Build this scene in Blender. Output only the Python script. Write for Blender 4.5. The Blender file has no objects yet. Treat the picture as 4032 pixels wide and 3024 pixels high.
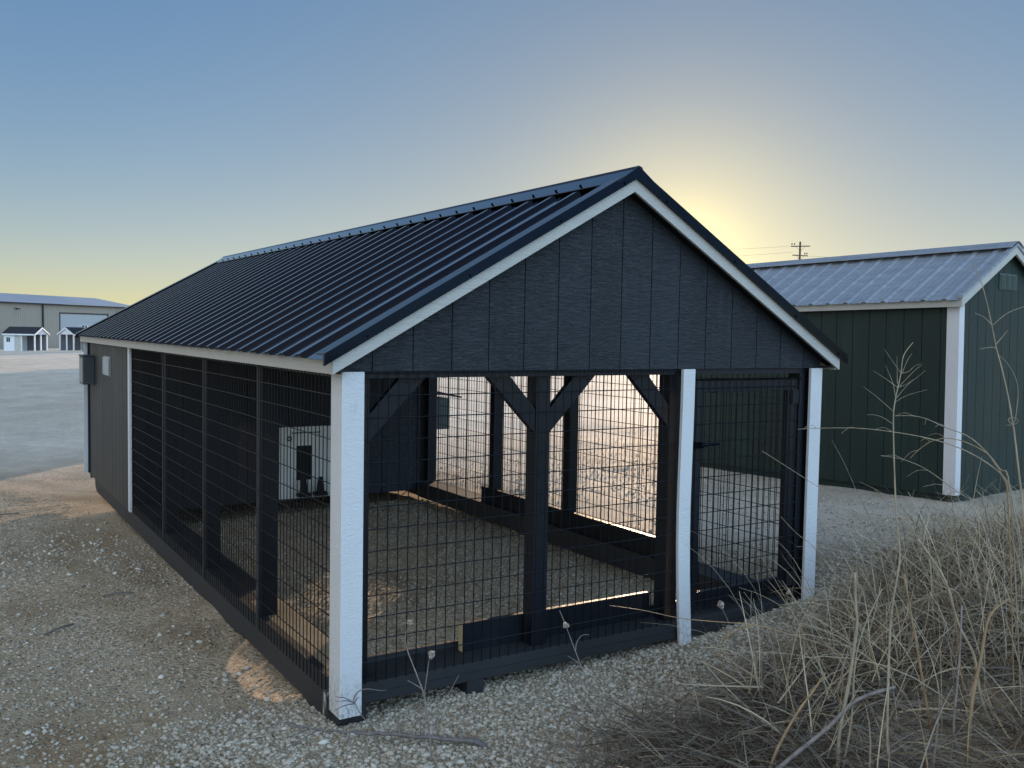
import bpy, math, random
import numpy as np
from mathutils import Vector, Matrix

random.seed(7); RNG = np.random.default_rng(7)
scn = bpy.context.scene
COL = scn.collection

# ------------------------------------------------------------------ camera
cam_d = bpy.data.cameras.new("camera"); cam = bpy.data.objects.new("camera", cam_d); COL.objects.link(cam)
_r = Vector((0.84911311, -0.52791273, 0.0177503)); _u = Vector((0.01436917, 0.0566779, 0.99828911)); _f = Vector((0.52801558, 0.84740531, -0.05571161))
m = Matrix((( _r.x, _u.x, -_f.x, -1.566), (_r.y, _u.y, -_f.y, -3.950), (_r.z, _u.z, -_f.z, 1.810), (0, 0, 0, 1)))
cam.matrix_world = m
cam_d.sensor_fit = 'HORIZONTAL'; cam_d.sensor_width = 36; cam_d.lens = 32.98
cam_d.clip_start = 0.05; cam_d.clip_end = 6000
scn.camera = cam

# ------------------------------------------------------------------ sky, sun, exposure
SUN_AZ, SUN_EL = math.radians(42.0), math.radians(4.3)
SKY_DUST = .35; SKY_K = (.185, .235, .345); SKY_CAP = (.80, .86, 1.02)      # colour of the sky as photographed
SKY_E = 2.0**-1.1                                            # exposure below is +1.1
BACK_BLUE = (1.15, 1.70, 2.30); BACK_WARM = (.80, .73, .63)
world = bpy.data.worlds.new("World"); scn.world = world; world.use_nodes = True
wn = world.node_tree.nodes; wl = world.node_tree.links; wn.clear()
sky = wn.new('ShaderNodeTexSky'); sky.sky_type = 'NISHITA'; sky.sun_disc = False
sky.sun_elevation = SUN_EL; sky.sun_rotation = SUN_AZ
sky.air_density = 1.0; sky.dust_density = SKY_DUST; sky.ozone_density = 2.5; sky.altitude = 200
def _wv(op, a, b=None, c=None):
    x = wn.new('ShaderNodeVectorMath'); x.operation = op
    for i, v in enumerate((a, b, c)):
        if v is None: continue
        if hasattr(v, 'is_output'): wl.new(v, x.inputs[i])
        else: x.inputs[i].default_value = v
    return x.outputs['Value'] if op == 'DOT_PRODUCT' else x.outputs[0]
def _wm(op, a, b=0.0, clamp=False):
    x = wn.new('ShaderNodeMath'); x.operation = op; x.use_clamp = clamp
    for i, v in enumerate((a, b)):
        if hasattr(v, 'is_output'): wl.new(v, x.inputs[i])
        else: x.inputs[i].default_value = v
    return x.outputs[0]
_tc = wn.new('ShaderNodeTexCoord'); _dir = _wv('NORMALIZE', _tc.outputs['Generated'])
_x = _wv('MULTIPLY', sky.outputs[0], (SKY_K[0], SKY_K[1], SKY_K[2]))
_den = _wv('ADD', _wv('MULTIPLY', _x, (1/SKY_CAP[0], 1/SKY_CAP[1], 1/SKY_CAP[2])), (1, 1, 1))
_x = _wv('DIVIDE', _x, _den)                              # soft shoulder: the bright rim of the sky does not burn out
# fill added to the sky out of view: cool behind, warm from the left
_bk = _wm('POWER', _wm('MAXIMUM', _wv('DOT_PRODUCT', _dir, tuple(Vector((.12, -.92, .36)).normalized())), 0.0), 3.0)
_bk2 = _wm('POWER', _wm('MAXIMUM', _wv('DOT_PRODUCT', _dir, tuple(Vector((-.92, .05, .38)).normalized())), 0.0), 2.0)
_s1 = wn.new('ShaderNodeVectorMath'); _s1.operation = 'SCALE'; _s1.inputs[0].default_value = BACK_BLUE; wl.new(_bk, _s1.inputs['Scale'])
_s2 = wn.new('ShaderNodeVectorMath'); _s2.operation = 'SCALE'; _s2.inputs[0].default_value = BACK_WARM; wl.new(_bk2, _s2.inputs['Scale'])
_x = _wv('ADD', _x, _wv('ADD', _s1.outputs[0], _s2.outputs[0]))
def _lobe(fac, col):
    n_ = wn.new('ShaderNodeVectorMath'); n_.operation = 'SCALE'; n_.inputs[0].default_value = col; wl.new(fac, n_.inputs['Scale']); return n_.outputs[0]
_sd = (math.sin(SUN_AZ)*math.cos(SUN_EL), math.cos(SUN_AZ)*math.cos(SUN_EL), math.sin(SUN_EL))
_ds = _wm('MAXIMUM', _wv('DOT_PRODUCT', _dir, _sd), 0.0)
_x = _wv('ADD', _x, _lobe(_wm('POWER', _ds, 130.0), (.42, .30, .03)))      # glow round the sun
_x = _wv('ADD', _x, _lobe(_wm('POWER', _ds, 900.0), (.7, .5, .1)))
_x = _wv('ADD', _x, _lobe(_wm('POWER', _ds, 14.0), (-.02, -.045, -.13)))    # the air near the sun is warm, not blue
_sx = wn.new('ShaderNodeSeparateXYZ'); wl.new(_dir, _sx.inputs[0])
_hz = _wm('POWER', _wm('SUBTRACT', 1.0, _wm('ABSOLUTE', _sx.outputs[2])), 11.0)
_x = _wv('ADD', _x, _lobe(_hz, (.36, .31, .10)))                           # pale band along the horizon
bg = wn.new('ShaderNodeBackground'); bg.inputs['Strength'].default_value = 0.15
_x = _wv('MULTIPLY', _x, (SKY_E/.15, SKY_E/.15, SKY_E/.15))
out = wn.new('ShaderNodeOutputWorld')
wl.new(_x, bg.inputs[0]); wl.new(bg.outputs[0], out.inputs[0])
sd = bpy.data.lights.new("sun", 'SUN'); sd.energy = 3.3; sd.angle = math.radians(0.5); sd.color = (1.0, 0.71, 0.47)
sun = bpy.data.objects.new("sun", sd); COL.objects.link(sun)
SDIR = Vector((math.sin(SUN_AZ)*math.cos(SUN_EL), math.cos(SUN_AZ)*math.cos(SUN_EL), math.sin(SUN_EL)))
sun.rotation_euler = SDIR.to_track_quat('Z', 'Y').to_euler()
scn.view_settings.view_transform = 'Standard'; scn.view_settings.look = 'None'
scn.view_settings.exposure = 1.1; scn.view_settings.gamma = 1.0
scn.cycles.max_bounces = 6; scn.cycles.transparent_max_bounces = 8

# ------------------------------------------------------------------ helpers
def tag(o, label=None, cat=None, group=None, kind=None):
    if label: o['label'] = label
    if cat: o['category'] = cat
    if group: o['group'] = group
    if kind: o['kind'] = kind
    return o

def thing(name, label, cat, loc=(0, 0, 0), rot=(0, 0, 0), group=None):
    o = bpy.data.objects.new(name, None); COL.objects.link(o)
    o.location = loc; o.rotation_euler = rot; o.empty_display_size = 0.2
    return tag(o, label, cat, group)

class MB:
    """collects simple solids; build() links them as one mesh object (coordinates local to the parent)"""
    def __init__(s): s.v = []; s.f = []
    def hexa(s, p):          # 4 bottom then 4 top, counter-clockwise from above
        b = len(s.v); s.v += [tuple(q) for q in p]
        s.f += [(b+3, b+2, b+1, b), (b+4, b+5, b+6, b+7), (b, b+1, b+5, b+4), (b+1, b+2, b+6, b+5), (b+2, b+3, b+7, b+6), (b+3, b, b+4, b+7)]
        return s
    def box(s, x0, x1, y0, y1, z0, z1):
        return s.hexa([(x0, y0, z0), (x1, y0, z0), (x1, y1, z0), (x0, y1, z0), (x0, y0, z1), (x1, y0, z1), (x1, y1, z1), (x0, y1, z1)])
    def prism(s, poly, axis, a0, a1):   # poly: 2D in the other two axes (order x,y,z without axis)
        n = len(poly); b = len(s.v)
        for a in (a0, a1):
            for (p, q) in poly:
                s.v.append({0: (a, p, q), 1: (p, a, q), 2: (p, q, a)}[axis])
        s.f.append(tuple(range(b, b+n))); s.f.append(tuple(range(b+2*n-1, b+n-1, -1)))
        for i in range(n):
            j = (i+1) % n; s.f.append((b+i, b+n+i, b+n+j, b+j))
        return s
    def bar(s, p0, p1, w, h, up=(0, 0, 1)):   # beam; w across, h along 'up'
        p0, p1, up = Vector(p0), Vector(p1), Vector(up)
        d = (p1-p0).normalized(); a = d.cross(up).normalized(); u = a.cross(d).normalized()
        c = []
        for p in (p0, p1):
            c.append([p-a*w/2-u*h/2, p+a*w/2-u*h/2, p+a*w/2+u*h/2, p-a*w/2+u*h/2])
        return s.hexa(c[0]+c[1])
    def tube(s, pts, rad, n=6, cap=True):
        pts = [Vector(p) for p in pts]; m_ = len(pts)
        if not hasattr(rad, '__len__'): rad = [rad]*m_
        b = len(s.v); ref = None
        for i, p in enumerate(pts):
            d = (pts[min(i+1, m_-1)]-pts[max(i-1, 0)]).normalized()
            if ref is None:
                ref = Vector((0, 0, 1)) if abs(d.z) < 0.9 else Vector((1, 0, 0))
            a = d.cross(ref).normalized(); u = a.cross(d).normalized(); ref = u
            for k in range(n):
                t = 2*math.pi*k/n
                s.v.append(tuple(p+(a*math.cos(t)+u*math.sin(t))*rad[i]))
        for i in range(m_-1):
            for k in range(n):
                k2 = (k+1) % n
                s.f.append((b+i*n+k, b+i*n+k2, b+(i+1)*n+k2, b+(i+1)*n+k))
        if cap:
            s.f.append(tuple(range(b, b+n))[::-1]); s.f.append(tuple(range(b+(m_-1)*n, b+m_*n)))
        return s
    def blob(s, c, r, sq=1.0, seed=0):
        ph = (1+5**.5)/2; V = [(-1, ph, 0), (1, ph, 0), (-1, -ph, 0), (1, -ph, 0), (0, -1, ph), (0, 1, ph), (0, -1, -ph), (0, 1, -ph), (ph, 0, -1), (ph, 0, 1), (-ph, 0, -1), (-ph, 0, 1)]
        F = [(0, 11, 5), (0, 5, 1), (0, 1, 7), (0, 7, 10), (0, 10, 11), (1, 5, 9), (5, 11, 4), (11, 10, 2), (10, 7, 6), (7, 1, 8), (3, 9, 4), (3, 4, 2), (3, 2, 6), (3, 6, 8), (3, 8, 9), (4, 9, 5), (2, 4, 11), (6, 2, 10), (8, 6, 7), (9, 8, 1)]
        b = len(s.v); rr = random.Random(seed)
        for q in V:
            k = r/1.9*rr.uniform(.75, 1.2)
            s.v.append((c[0]+q[0]*k, c[1]+q[1]*k, c[2]+q[2]*k*sq))
        s.f += [tuple(b+i for i in t) for t in F]
        return s
    def build(s, name, mat, parent=None, bevel=0, smooth=False):
        me = bpy.data.meshes.new(name); me.from_pydata(s.v, [], s.f); me.materials.append(mat)
        me.validate(); me.update()
        import bmesh
        bm = bmesh.new(); bm.from_mesh(me); bmesh.ops.recalc_face_normals(bm, faces=bm.faces); bm.to_mesh(me); bm.free()
        if smooth:
            me.polygons.foreach_set('use_smooth', [True]*len(me.polygons))
        o = bpy.data.objects.new(name, me); COL.objects.link(o)
        if parent is not None: o.parent = parent
        if bevel:
            bv = o.modifiers.new('bevel', 'BEVEL'); bv.width = bevel; bv.segments = 2; bv.limit_method = 'ANGLE'; bv.angle_limit = math.radians(40)
        return o

def np_mesh(name, V, F, mat, nside, cols=None, smooth=False):
    me = bpy.data.meshes.new(name)
    nv, nf = len(V), len(F)
    me.vertices.add(nv); me.vertices.foreach_set('co', np.asarray(V, np.float32).ravel())
    me.loops.add(nf*nside); me.loops.foreach_set('vertex_index', np.asarray(F, np.int32).ravel())
    me.polygons.add(nf); me.polygons.foreach_set('loop_start', np.arange(0, nf*nside, nside, dtype=np.int32))
    me.polygons.foreach_set('loop_total', np.full(nf, nside, np.int32))
    if smooth: me.polygons.foreach_set('use_smooth', np.ones(nf, bool))
    me.materials.append(mat); me.update(calc_edges=True)
    if cols is not None:
        at = me.attributes.new('tone', 'FLOAT', 'POINT'); at.data.foreach_set('value', np.asarray(cols, np.float32))
    o = bpy.data.objects.new(name, me); COL.objects.link(o)
    return o

# ------------------------------------------------------------------ materials
class NT:
    def __init__(s, name):
        s.m = bpy.data.materials.new(name); s.m.use_nodes = True; s.t = s.m.node_tree; s.t.nodes.clear()
        s.out = s.n('ShaderNodeOutputMaterial'); s.b = s.n('ShaderNodeBsdfPrincipled'); s.l(s.b.outputs[0], s.out.inputs[0])
    def n(s, t, **kw):
        x = s.t.nodes.new(t)
        for k, v in kw.items():
            if k.startswith('i_'): x.inputs[k[2:].replace('_', ' ')].default_value = v
            else: setattr(x, k, v)
        return x
    def l(s, a, b): s.t.links.new(a, b)
    def co(s, scale=(1, 1, 1), kind='Object'):
        tc = s.n('ShaderNodeTexCoord'); mp = s.n('ShaderNodeMapping'); mp.inputs['Scale'].default_value = scale
        s.l(tc.outputs[kind], mp.inputs[0]); return mp.outputs[0]
    def noise(s, co, scale, detail=4, rough=.55, dist=0.0):
        x = s.n('ShaderNodeTexNoise'); x.inputs['Scale'].default_value = scale; x.inputs['Detail'].default_value = detail
        x.inputs['Roughness'].default_value = rough; x.inputs['Distortion'].default_value = dist
        s.l(co, x.inputs['Vector']); return x.outputs['Fac']
    def ramp(s, fac, stops):
        x = s.n('ShaderNodeValToRGB'); e = x.color_ramp.elements
        while len(e) < len(stops): e.new(0.5)
        for el, (p, c) in zip(e, stops):
            el.position = p; el.color = (c[0], c[1], c[2], 1) if hasattr(c, '__len__') else (c, c, c, 1)
        s.l(fac, x.inputs[0]); return x.outputs[0]
    def mix(s, fac, a, b, mode='MIX'):
        x = s.n('ShaderNodeMix', data_type='RGBA', blend_type=mode)
        for sock, v in ((0, fac), (6, a), (7, b)):
            if hasattr(v, 'is_output'): s.l(v, x.inputs[sock])
            else: x.inputs[sock].default_value = v if sock == 0 else (v[0], v[1], v[2], 1)
        return x.outputs[2]
    def math(s, op, a, b=0.0):
        x = s.n('ShaderNodeMath', operation=op)
        for i, v in enumerate((a, b)):
            if hasattr(v, 'is_output'): s.l(v, x.inputs[i])
            else: x.inputs[i].default_value = v
        return x.outputs[0]
    def bump(s, h, strength, dist, prev=None):
        x = s.n('ShaderNodeBump'); x.inputs['Strength'].default_value = strength; x.inputs['Distance'].default_value = dist
        s.l(h, x.inputs['Height'])
        if prev is not None: s.l(prev, x.inputs['Normal'])
        return x.outputs[0]
    def fin(s, col, rough=.6, normal=None, metal=0.0, spec=.5, coat=0.0):
        for nm, v in (('Base Color', col), ('Roughness', rough), ('Metallic', metal), ('Specular IOR Level', spec), ('Coat Weight', coat)):
            if hasattr(v, 'is_output'): s.l(v, s.b.inputs[nm])
            else: s.b.inputs[nm].default_value = (v[0], v[1], v[2], 1) if nm == 'Base Color' else v
        s.b.inputs['Coat Roughness'].default_value = .06
        if normal is not None: s.l(normal, s.b.inputs['Normal'])
        return s.m

def mat_paint(name, col, rough=.5, vary=.25, bump=.25, grain=(14, 14, 60), scale=1.0, spec=.45, boards=0.0, splash=0.0):
    """painted, embossed wood: squiggly grain in relief, dust, wear and mud splashed up from the ground"""
    t = NT(name); c = t.co(grain)
    g = t.noise(c, scale, 6, .62, 1.6)
    g2 = t.noise(t.co((90, 90, 22)), 1.0, 3, .6, .4)
    w = t.noise(t.co((1.1, 1.1, .6)), 1.6, 4, .6)
    d = t.ramp(w, [(.3, tuple(x*(1-vary) for x in col)), (.62, col), (.85, tuple(min(1, x*(1+vary*.8)+.006) for x in col))])
    if boards:
        tc = t.n('ShaderNodeTexCoord'); sx = t.n('ShaderNodeSeparateXYZ'); t.l(tc.outputs['Object'], sx.inputs[0])
        k = t.math('FLOOR', t.math('DIVIDE', t.math('ADD', t.math('ADD', sx.outputs[0], sx.outputs[1]), -.141+20.32), .2032))
        wn_ = t.n('ShaderNodeTexWhiteNoise', noise_dimensions='1D'); t.l(k, wn_.inputs['W'])
        d = t.mix(boards, d, t.ramp(wn_.outputs['Value'], [(0, .45), (1, 1.0)]), 'MULTIPLY')
        st = t.noise(t.co((26, 26, 1.0)), 1.0, 4, .6)
        d = t.mix(t.math('MULTIPLY', t.ramp(st, [(.56, 0.0), (.74, 1.0)]), .35), d, tuple(x*1.7+.01 for x in col))
    if splash:
        tc = t.n('ShaderNodeTexCoord'); sz = t.n('ShaderNodeSeparateXYZ'); t.l(tc.outputs['Object'], sz.inputs[0])
        m_ = t.math('MULTIPLY', t.ramp(t.math('MULTIPLY', sz.outputs[2], 2.2), [(.08, 1.0), (.62, 0.0)]), t.ramp(t.noise(t.co((1, 1, .5)), 55, 5, .7), [(.46, 0.0), (.60, 1.0)]))
        d = t.mix(t.math('MULTIPLY', m_, splash), d, (.25, .20, .14))
        scf = t.ramp(t.noise(t.co((9, 9, 2.0)), 2.0, 6, .75), [(.60, 0.0), (.70, 1.0)])
        d = t.mix(t.math('MULTIPLY', scf, .22), d, (.30, .29, .27))
    n = t.bump(g, bump, .012); n = t.bump(g2, bump*.6, .003, n)
    return t.fin(d, t.ramp(w, [(.3, rough-.06), (.8, rough+.14)]), n, spec=spec)

M_SIDE = mat_paint("charcoal_siding_paint", (.026, .033, .043), .45, .25, .95, grain=(16, 16, 75), boards=.35)
M_SIDEW = mat_paint("charcoal_siding_lit_side", (.046, .047, .046), .55, .22, .35, grain=(40, 10, 30), boards=.3)  # lighter, warmer siding copy: light on the long walls put into the colour
M_FRAME = mat_paint("black_timber_paint", (.008, .010, .015), .42, .3, .2, grain=(30, 30, 5), spec=.3)
M_SKID = mat_paint("dusty_black_skid_paint", (.024, .026, .030), .6, .35, .25, grain=(30, 5, 30))
M_TANPLATE = mat_paint("pale_tan_timber", (.30, .235, .145), .75, .35, .3, grain=(40, 6, 40), spec=.2)  # pale tan, used only on the front length of the left plate
M_WHITE = mat_paint("white_trim_paint", (.72, .73, .74), .45, .08, .45, grain=(30, 30, 45), splash=.7)
M_WHITEH = mat_paint("white_fascia_paint", (.52, .51, .47), .5, .10, .5, grain=(9, 9, 60))
M_GREEN = mat_paint("dark_green_siding_paint", (.010, .030, .025), .5, .25, .4, boards=.3)
M_WIRE = mat_paint("black_vinyl_wire", (.005, .006, .009), .35, .1, .05, spec=.22)
M_HATCH = mat_paint("off_white_panel_paint", (.80, .79, .73), .5, .08, .1)
def mat_simple(name, col, rough=.5, metal=0.0, vary=.2, spec=.5, bump=.05, sc=8, coat=0.0):
    t = NT(name); w = t.noise(t.co(), sc, 5, .6)
    d = t.ramp(w, [(.3, tuple(x*(1-vary) for x in col)), (.7, tuple(x*(1+vary*.6) for x in col))])
    return t.fin(d, t.ramp(w, [(.3, max(.05, rough-.05)), (.7, rough+.08)]), t.bump(w, bump, .004), metal, spec, coat)
M_RAW = mat_simple("sawn_timber_end", (.42, .33, .17), .7, sc=60)
M_ROOF = mat_simple("gloss_black_roof_steel", (.008, .013, .026), .045, 1.0, .25, .5, .004, 3, .45)
M_TRIMB = mat_simple("black_steel_trim", (.007, .010, .016), .10, 1.0, .2, .5, .01, 5, 0.0)
M_BOX = mat_simple("dark_grey_box_plastic", (.045, .055, .055), .5)
M_GREYBOX = mat_simple("grey_box_paint", (.30, .31, .30), .5)
M_VENT = mat_simple("white_vent_plastic", (.62, .66, .68), .5)
M_GVENT = mat_simple("green_vent_plastic", (.07, .11, .10), .5)
M_STEEL = mat_simple("worn_steel", (.35, .34, .31), .35, .9)
M_DARK = mat_simple("dark_opening", (.008, .009, .010), .8)
M_YEL = mat_simple("yellow_bollard_paint", (.75, .48, .05), .5)
M_CONC = mat_simple("pale_concrete", (.42, .41, .38), .8)
M_POLE = mat_simple("weathered_pole_timber", (.11, .075, .05), .8, sc=20)
M_GLASSD = mat_simple("dark_window_glass", (.02, .03, .03), .08, 0, .1, .6)
def mat_galv():
    t = NT("weathered_galvalume"); c = t.co((1, 1, 1))
    w = t.noise(c, 14, 6, .7); w2 = t.noise(t.co((6, .6, .6)), 3, 4, .6)
    k = t.mix(.5, w, w2)
    d = t.ramp(k, [(.3, (.20, .235, .28)), (.55, (.31, .35, .40)), (.75, (.41, .44, .47))])
    return t.fin(d, t.ramp(k, [(.3, .5), (.7, .38)]), t.bump(w, .1, .002), .15, .35)
M_GALV = mat_galv()
M_BEIGE = mat_simple("beige_steel_cladding", (.37, .335, .28), .5, 0, .06, sc=.2)
M_WHROOF = mat_simple("pale_grey_warehouse_roof", (.40, .45, .52), .45, .3, .08, sc=.1)
M_DOORW = mat_simple("pale_roller_door_steel", (.47, .50, .52), .5, 0, .05, sc=.3)
M_KWHITE = mat_simple("white_shed_paint", (.82, .84, .86), .5, 0, .05)
M_KROOF = mat_simple("dark_shed_roof", (.018, .020, .026), .6)
M_KTAN = mat_simple("pale_tan_panel", (.55, .52, .47), .6)
M_MESHG = mat_simple("shadowed_mesh_screen", (.16, .17, .19), .7)

def mat_ground():
    t = NT("limestone_gravel_ground")
    tc = t.n('ShaderNodeTexCoord'); co = tc.outputs['Object']
    def mp(sc, rot=0.0):
        x = t.n('ShaderNodeMapping'); x.inputs['Scale'].default_value = sc; x.inputs['Rotation'].default_value = (0, 0, rot); t.l(co, x.inputs[0]); return x.outputs[0]
    def vor(v, scale, feat='F1', o='Distance'):
        x = t.n('ShaderNodeTexVoronoi'); x.feature = feat; x.inputs['Scale'].default_value = scale; x.inputs['Randomness'].default_value = 1.0; t.l(v, x.inputs['Vector']); return x.outputs[o]
    wob = t.n('ShaderNodeTexNoise'); wob.inputs['Scale'].default_value = 40; t.l(co, wob.inputs['Vector'])
    add = t.n('ShaderNodeMix', data_type='RGBA'); add.inputs[0].default_value = .02; t.l(co, add.inputs[6]); t.l(wob.outputs['Color'], add.inputs[7])
    c2 = add.outputs[2]
    v1 = vor(c2, 62); vc = vor(c2, 62, o='Color'); v2 = vor(c2, 27); v2c = vor(c2, 27, o='Color')
    sep = t.n('ShaderNodeSeparateColor'); t.l(vc, sep.inputs[0]); sep2 = t.n('ShaderNodeSeparateColor'); t.l(v2c, sep2.inputs[0])
    big = t.noise(mp((1, .45, 1), -.15), .85, 5, .62, .6)       # dirt and compacted patches, drawn out along the track
    mid = t.noise(mp((1, 1, 1)), 3.2, 5, .65)
    fine = t.noise(mp((1, 1, 1)), 150, 3, .6)
    pale = t.ramp(sep.outputs[0], [(0, (.33, .265, .19)), (.5, (.50, .43, .335)), (1, (.68, .62, .52))])
    dirt = t.ramp(mid, [(.3, (.19, .135, .08)), (.7, (.33, .26, .165))])
    k = t.ramp(big, [(.44, 0.0), (.58, .95)])
    pack = t.ramp(t.noise(mp((1, .5, 1), .2), 1.3, 4, .6, .4), [(.50, 0.0), (.66, .8)])
    base = t.mix(t.math('MULTIPLY', k, .85), pale, dirt)
    base = t.mix(pack, base, (.50, .445, .365))
    stone2 = t.ramp(sep2.outputs[1], [(0, (.36, .34, .30)), (1, (.62, .61, .57))])
    st = t.math('MULTIPLY', t.ramp(v2, [(.26, 1.0), (.36, 0.0)]), t.ramp(sep2.outputs[2], [(.62, 0.0), (.66, 1.0)]))
    base = t.mix(st, base, stone2)
    # bands of paler and darker material far out in the yard
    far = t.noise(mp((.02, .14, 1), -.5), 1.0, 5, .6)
    h = t.mix(.5, t.ramp(v1, [(0, 1.0), (.75, 0.0)]), fine)
    h = t.mix(st, h, t.ramp(v2, [(0, 3.0), (.36, 1.0)]))
    n = t.bump(t.mix(.5, mid, big), .6, .06)
    n = t.bump(h, 1.0, .011, n)
    crev_shade = t.ramp(v1, [(.42, 1.0), (.80, .55)])  # gaps between pebbles darkened, their shade put into the colour
    base = t.mix(.6, base, crev_shade, 'MULTIPLY')
    base = t.mix(1.0, base, (1.0, .90, .76), 'MULTIPLY')
    sy = t.n('ShaderNodeSeparateXYZ'); t.l(co, sy.inputs[0])
    yard = t.math('MULTIPLY', sy.outputs[1], .02)                 # far ground whitened: brightness of grazing light put into the colour
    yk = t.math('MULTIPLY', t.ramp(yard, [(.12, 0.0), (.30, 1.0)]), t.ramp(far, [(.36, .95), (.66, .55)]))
    grazing_pale = t.mix(.55, (.88, .82, .70), t.ramp(t.noise(mp((1, .6, 1), -.3), .9, 7, .7), [(.34, .58), (.60, 1.0)]), 'MULTIPLY')
    grazing_pale = t.mix(.5, grazing_pale, t.ramp(t.noise(mp((1, 1, 1)), 7.0, 6, .75), [(.36, .55), (.62, 1.0)]), 'MULTIPLY')
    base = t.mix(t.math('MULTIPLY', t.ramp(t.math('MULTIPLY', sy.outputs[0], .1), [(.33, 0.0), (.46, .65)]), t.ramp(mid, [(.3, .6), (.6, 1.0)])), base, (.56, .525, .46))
    base = t.mix(yk, base, grazing_pale)
    base = t.mix(t.ramp(far, [(.56, 0.0), (.70, .4)]), base, (.60, .52, .45))
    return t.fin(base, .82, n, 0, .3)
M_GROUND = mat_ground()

def mat_tone(name, stops, rough=.8, trans=0.0, spec=.3):
    t = NT(name); a = t.n('ShaderNodeAttribute'); a.attribute_name = 'tone'
    c = t.ramp(a.outputs['Fac'], stops)
    w = t.noise(t.co(), 120, 3, .6)
    c = t.mix(.35, c, t.ramp(w, [(.3, .6), (.7, 1.0)]), 'MULTIPLY')
    t.fin(c, rough, None, 0, spec)
    return t.m
M_STONE = mat_tone("crushed_limestone", [(0, (.22, .175, .12)), (.25, (.38, .32, .235)), (.6, (.54, .48, .385)), (1, (.76, .71, .61))], .8)
M_STRAW = mat_tone("dry_grass_straw", [(0, (.085, .068, .052)), (.4, (.22, .18, .135)), (.75, (.40, .325, .22)), (1, (.58, .47, .31))], .6)
def mat_stalk(name, c0, c1):
    t = NT(name); w = t.noise(t.co((30, 30, 6)), 1.5, 5, .65)
    return t.fin(t.ramp(w, [(.3, c0), (.7, c1)]), .6, t.bump(w, .3, .002), 0, .35)
M_STALK = mat_stalk("dry_stalk", (.20, .17, .125), (.46, .39, .27))
M_STALKG = mat_stalk("grey_weathered_stem", (.14, .12, .11), (.32, .28, .25))
M_STALKB = mat_stalk("tan_brown_stem", (.22, .13, .07), (.44, .32, .18))
M_HEAD = mat_stalk("dry_seed_head", (.16, .13, .10), (.42, .37, .31))
M_BARK = mat_stalk("grey_branch_bark", (.10, .085, .08), (.22, .19, .18))

# ------------------------------------------------------------------ ground
def _hash(ix, iy, s):
    n = np.sin(ix*127.1+iy*311.7+s*74.7)*43758.5453
    return n-np.floor(n)
def vnoise(x, y, s=0):
    ix, iy = np.floor(x), np.floor(y); fx, fy = x-ix, y-iy
    fx = fx*fx*(3-2*fx); fy = fy*fy*(3-2*fy)
    a, b, c, d = _hash(ix, iy, s), _hash(ix+1, iy, s), _hash(ix, iy+1, s), _hash(ix+1, iy+1, s)
    return (a*(1-fx)+b*fx)*(1-fy)+(c*(1-fx)+d*fx)*fy-.5
def gz(x, y):
    x = np.asarray(x, float); y = np.asarray(y, float)
    z = .020*np.clip(x, -4, 11)
    z = z-.018*np.clip(y, 0, 10)-.0121*np.clip(y-10, 0, 150)-.010*np.clip(y, -4, 0)
    z = z+.035*vnoise(x*.8, y*.8, 1)*np.clip(1, 0, 1)+.014*vnoise(x*2.7, y*2.7, 2)+.006*vnoise(x*8, y*8, 3)
    z = z-.050*np.exp(-(x/.38)**2)*np.clip(1.35-np.abs(y-1.0)/.9, 0, 1)          # hollow shaped along the left rail so low sun passes under it
    z = z-.02*np.exp(-((x-3.0)/.5)**2)*np.clip(1-np.abs(y-1.9)/1.2, 0, 1)
    # low bank under the grass, front right
    d = np.clip((x-1.15)*.55+(-.45-y)*.62, 0, 2.0)
    z = z+.28*np.clip(d/1.5, 0, 1)**1.4*np.clip((7-x)/3, 0, 1)*np.clip((y+6)/2, 0, 1)
    return z
def axis(lo, hi, c0, c1, step, grow=1.16):
    a = list(np.arange(c0, c1+1e-6, step)); s = step; v = c1
    while v < hi: s *= grow; v += s; a.append(v)
    s = step; v = c0; b = []
    while v > lo: s *= grow; v -= s; b.append(v)
    return np.array(b[::-1]+a)
gx = axis(-1500, 1500, -4.5, 9.5, .06); gy = axis(-40, 2500, -4.5, 13, .06)
X, Y = np.meshgrid(gx, gy); Z = gz(X, Y)
nx, ny = len(gx), len(gy)
V = np.stack([X.ravel(), Y.ravel(), Z.ravel()], 1)
i = np.arange(ny-1)[:, None]*nx+np.arange(nx-1)[None, :]
F = np.stack([i, i+1, i+1+nx, i+nx], -1).reshape(-1, 4)
g = np_mesh("ground", V, F, M_GROUND, 4, smooth=True); tag(g, kind='structure')

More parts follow.
